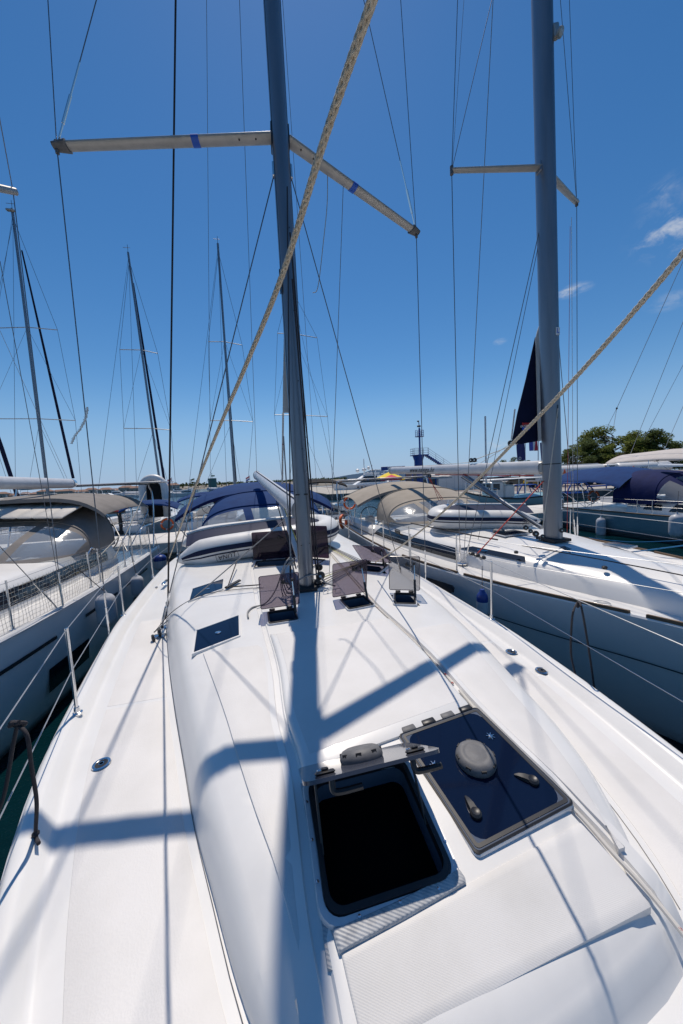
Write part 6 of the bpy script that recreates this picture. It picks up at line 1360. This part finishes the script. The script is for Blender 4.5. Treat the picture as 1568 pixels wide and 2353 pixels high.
# ================================================================ YACHTS BEYOND THE PONTOON
def far_yacht(label, uc, beam, vs_, mastb, mastt, spread, hm='hullw', bim=None, zt=3.0, furl=None, L_=12.5, name=None, bimv=2.6, hood=None, furlm='cnavy', mv=None, mr=.085, zs=1.2):
    t = thing('sailing_yacht', label, 'sailing yacht', (uc, vs_, 0), 'yachts moored beyond the pontoon')
    hb_ = TS((0, .82), (.3, .98), (.5, 1), (.7, .8), (.9, .35), (1, .02)); l = lambda v: uc - beam / 2 * hb_((v - vs_) / L_); r = lambda v: uc + beam / 2 * hb_((v - vs_) / L_)
    rows = []
    for i in range(15):
        q = i / 14; v = vs_ + L_ * q; k = max(0, q - .5) * 2; hw = (r(v) - l(v)) / 2; z1 = zs + .25 * q
        rows.append([Vector((uc + s_ * hw * f, v - (z1 - z) * .12 * k, z)) for s_, f, z in ((-1, 1, z1), (-1, .98 - .15 * k, z1 * .5), (-1, .85 - .3 * k, 0), (1, .85 - .3 * k, 0), (1, .98 - .15 * k, z1 * .5), (1, 1, z1))])
    mb = MB().grid(rows); mb.add(rows[0], [(0, 1, 2, 3, 4, 5)]); mb.add([x[0] - Vector((0, 0, .03)) for x in rows] + [x[-1] - Vector((0, 0, .03)) for x in rows[::-1]], [tuple(range(30))]); mb.build('hull', hm, t, smooth=40)
    cabin(lambda v: uc - beam * .3, lambda v: uc + beam * .3, zs + .1, lambda v: zs + .55, vs_ + 3.4, vs_ + 8.6, t, n=4)
    for s_ in (-1, 1): MB().bbox((uc + s_ * (beam * .3 - .08), vs_ + 5.8, zs + .33), (.05, 3.6, .2), None, .02).build('window', 'darkwin', t)
    for s_ in (-1, 1): MB().bbox((uc + s_ * beam * .33, vs_ + 1.8, zs + .2), (.35, 3.2, .4), None, .08).build('cockpit_coaming', 'roofgel', t)
    wheel(t, (uc, vs_ + 1.4, zs + .75), .42, n=5)
    for s_ in (-1, 1):
        mb = MB()
        mb.tube([(uc + s_ * beam * .38, vs_ + 1.8, zs + .62), (uc + s_ * beam * .38, vs_ + .1, zs + .62), (uc + s_ * .5, vs_ + .05, zs + .62)], .02, 6)
        mb.tube([(uc + s_ * beam * .38, vs_ + 1.8, zs + .34), (uc + s_ * beam * .38, vs_ + .1, zs + .34), (uc + s_ * .5, vs_ + .05, zs + .34)], .014, 6)
        for a, b in ((beam * .38, 1.8), (beam * .38, .1), (.5, .05), (beam * .38, .9)): mb.tube([(uc + s_ * a, vs_ + b, zs), (uc + s_ * a, vs_ + b, zs + .62)], .018, 6)
        mb.build('pushpit', 'steel', t)
    if bim: canopy(t, 'bimini', uc, beam * .42, vs_ + .5, vs_ + 3.0, zt, .35, bim, legs=zs)
    if hood: sprayhood(t, uc, beam * .33, vs_ + 4.4, vs_ + 3.9, vs_ + 5.2, zt - .35, zs + .5, hood, [(.1, .45), (.55, .9)])
    if mastb:
        mv = mv or vs_ + 6; a, b = at_v(*mastb, mv), at_v(*mastt, mv); a.z = min(a.z, zs + .6); d_ = (b - a); MB().tube([a, b], [mr, mr * .8], 10, ell=(.75, 1), up=(0, 1, 0)).build('mast', 'alu', t)
        tips = []
        for (x0, y0, x1, y1) in spread:
            p, q = at_v(x0, y0, mv + .3), at_v(x1, y1, mv + .3); m0 = a + d_ * ((((p.z + q.z) / 2) - a.z) / d_.z); MB().tube([p, m0, q], .028, 6).build('spreader', 'alulight', t); tips.append((p, q))
        for s_ in (0, 1):
            P = [Vector((uc + (-1, 1)[s_] * beam * .47, mv + .2, zs))] + [tp[s_] for tp in tips[::-1]] + [a + d_ * .97]
            mb = MB().tube(P, .012, 4)
            mb.tube([P[0], a + d_ * (((tips[-1][0].z) - a.z) / d_.z - .02)], .010, 4); mb.build('shroud', 'wire', t)
            if len(tips) > 1: MB().tube([tips[-1][s_], a + d_ * (((tips[0][0].z) - a.z) / d_.z)], .009, 4).build('shroud', 'wire', t)
            MB().tube([a + d_ * .985, (uc + (-1, 1)[s_] * beam * .3, vs_, zs)], .010, 4).build('backstay', 'wire', t)
        if furl: 
            p, q = at_v(*furl[0], vs_ + L_ - .6), at_v(*furl[1], mv + .8); MB().tube([p, p.lerp(q, .5), q], [.11, .085, .045], 8).build('furled_genoa', furlm, t)
        bo = Vector((a.x, mv - .2, zs + 1.75)); MB().tube([bo, (uc, vs_ + 1.6, zs + 1.85)], .10, 10).build('boom', 'boomw', t)
        MB().tube([b, b + Vector((0, 0, .5))], .014, 4).tube([b + Vector((-.3, 0, .3)), b + Vector((.15, 0, .3))], .014, 4).build('wind_vane', 'wire', t)
    return t
f0 = far_yacht('white yacht with furled navy sail, leftmost mast in the photograph', -14.3, 3.9, 21.2, (105, 1095), (28, 480), [(-20, 754, 132, 758), (-30, 962, 173, 966)], furl=((168, 1098), (50, 575)), mv=26.5, mr=.12)
MB().bbox(at_v(24, 483, 26.4), (.45, .2, .12), None, .03).build('masthead_light', 'alulight', f0)
far_yacht('white yacht cut by the left edge, only its furled navy sail showing', -18.8, 3.9, 21.2, None, None, [])
t = [o for o in bpy.data.objects if o.get('label', '').startswith('white yacht cut by the left edge')][0]
MB().tube([at_v(40, 1140, 28), at_v(4, 1030, 27), at_v(-60, 850, 26)], .12, 8).build('furled_genoa', 'cnavy', t)
f1 = far_yacht('white yacht with lettered transom and outboard motor on its rail', -8.3, 3.7, 21.0, (368, 1095), (294, 580), [(275, 803, 362, 812), (284, 984, 393, 988)], furl=((378, 1110), (306, 650)), mv=27, mr=.105)
text('transom_lettering', 'Playmaker', .42, Vector((-8.0, 20.93, .78)), (1, 0, 0), (0, 0, 1), 'print', f1, shear=.25)
c = at_v(264, 1174, 21.0); om = MB().bbox(c, (.95, .4, .28), None, .1).tube([c + Vector((.2, 0, -.1)), c + Vector((.2, .05, -1.1))], .10, 8).bbox(c + Vector((.1, 0, -1.2)), (.45, .12, .2), None, .04); t = thing('outboard_motor', 'dark grey outboard motor clamped on the stern rail of the lettered yacht', 'outboard motor', c); om.build('motor_body', 'rubber', t); MB().bbox(c + Vector((0, -.205, .02)), (.5, .01, .06), None, .002).build('motor_stripe', 'red', t)
f2 = far_yacht('white yacht under a faded blue bimini beside the upright dinghy', -3.6, 4.0, 21.2, (538, 1106), (500, 560), [(478, 785, 556, 793), (483, 966, 581, 969)], bim='cblue', zt=2.9, furl=((541, 1105), (502, 600)), mv=27, mr=.125, hood='cnavy')
canopy(thing('cockpit_awning', 'faded blue awning in front of the upright dinghy', 'awning', (-6.5, 21, 1)), 'awning_cloth', -6.45, 1.5, 20.6, 22.2, 2.62, .35, 'cblue', legs=1.0)
# upright dinghy on davits
c = at_v(355, 1147, 22.6); t = thing('upright_dinghy', 'white inflatable dinghy standing on end behind the blue awning', 'dinghy', c)
P = []
for k in range(25):
    a = math.pi * k / 24; P.append(c + Vector((-.62 * math.cos(a), 0, .55 + .75 * math.sin(a) ** .8)))
P = [c + Vector((-.62, 0, -1.1)), c + Vector((-.63, 0, -.4))] + P + [c + Vector((.63, 0, -.4)), c + Vector((.62, 0, -1.1))]
MB().tube(P, .21, 14).build('tube', 'tube', t, smooth=60)
MB().slab([p + Vector((0, .1, 0)) for p in P], .05, dirn=(0, 1, 0)).build('floor', 'cblack', t)
far_yacht('yacht with dark transom and black bimini just right of the main mast', 3.3, 4.2, 21.0, (694, 1100), (664, 640), [(637, 766, 728, 776), (630, 953, 752, 957)], hm='vent', bim='cblack', zt=3.35, mv=27, hood=None)
t = [o for o in bpy.data.objects if o.get('label', '').startswith('yacht with dark transom')][0]
MB().bbox((3.85, 20.95, .78), (1.5, .04, .55), None, .01).build('name_board', 'hullw', t); text('transom_lettering', 'MALA', .36, Vector((3.75, 20.90, .78)), (1, 0, 0), (0, 0, 1), 'print', t, spacing=1.1)
# yacht bow seen under the grey bimini
c = at_z(188, 1222, 0); t = thing('white_cruiser', 'white yacht whose bow shows under the grey bimini, with two pale fenders', 'sailing yacht', c)
rows = []
for q, k, h in ((0, .03, 1.55), (.12, .45, 1.45), (.3, .85, 1.35), (.6, 1.15, 1.25), (1, 1.2, 1.2)):
    v = c.y + q * 9; cu = c.x + 1.0 - q * 1.2; rows.append([Vector((cu - 1.45 * k, v, h)), Vector((cu - 1.2 * k, v + .2 * (1 - q), .5)), Vector((cu - .9 * k, v + .35 * (1 - q), 0)), Vector((cu + .9 * k, v + .35 * (1 - q), 0)), Vector((cu + 1.2 * k, v + .2 * (1 - q), .5)), Vector((cu + 1.45 * k, v, h))])
mb = MB().grid(rows); mb.add([r[0] for r in rows] + [r[-1] for r in rows[::-1]], [tuple(range(10))]); mb.build('hull', 'hullw', t, smooth=40)
cabin(lambda v: c.x - .7, lambda v: c.x + .9, 1.3, lambda v: 1.75, c.y + 3, c.y + 8, t, n=4)
rail([Vector((c.x - .4, c.y + 1.4, 1.45)), Vector((c.x + 1.0, c.y + .1, 1.5)), Vector((c.x + 1.6, c.y + 2.2, 1.4)), Vector((c.x + 2.0, c.y + 5, 1.3))], 9, .65).build('bow_rail', 'steel', t)
for i, (x, y0, y1) in enumerate(((202, 1192, 1215), (216, 1183, 1208))): fpx('pale fender on the %s side of the white bow under the grey bimini' % ('near', 'far')[i], x, y0, y1, 7, v=c.y + .3 + i)
# small ensigns on two sterns
for i, (x, y) in enumerate(((394, 1106), (573, 1101))):
    a = at_v(x, y, 21.4); t = thing('ensign', ['small red, white and blue ensign beside the upright dinghy', 'small red, white and blue ensign beside the boom end'][i], 'flag', a)
    for k, m_ in enumerate((MATS['flag_red'], 'printw', MATS['flag_blue'])):
        MB().grid([[a + Vector((-.045 * j, .02 * math.sin(j * 1.5), .20 - .075 * (k + s_) - .022 * j)) for s_ in (0, 1)] for j in range(6)]).build('cloth', m_, t)
    MB().tube([a + Vector((.02, 0, .26)), (a.x + .02, a.y, 1.2)], .012, 5).build('staff', 'wirel', t)
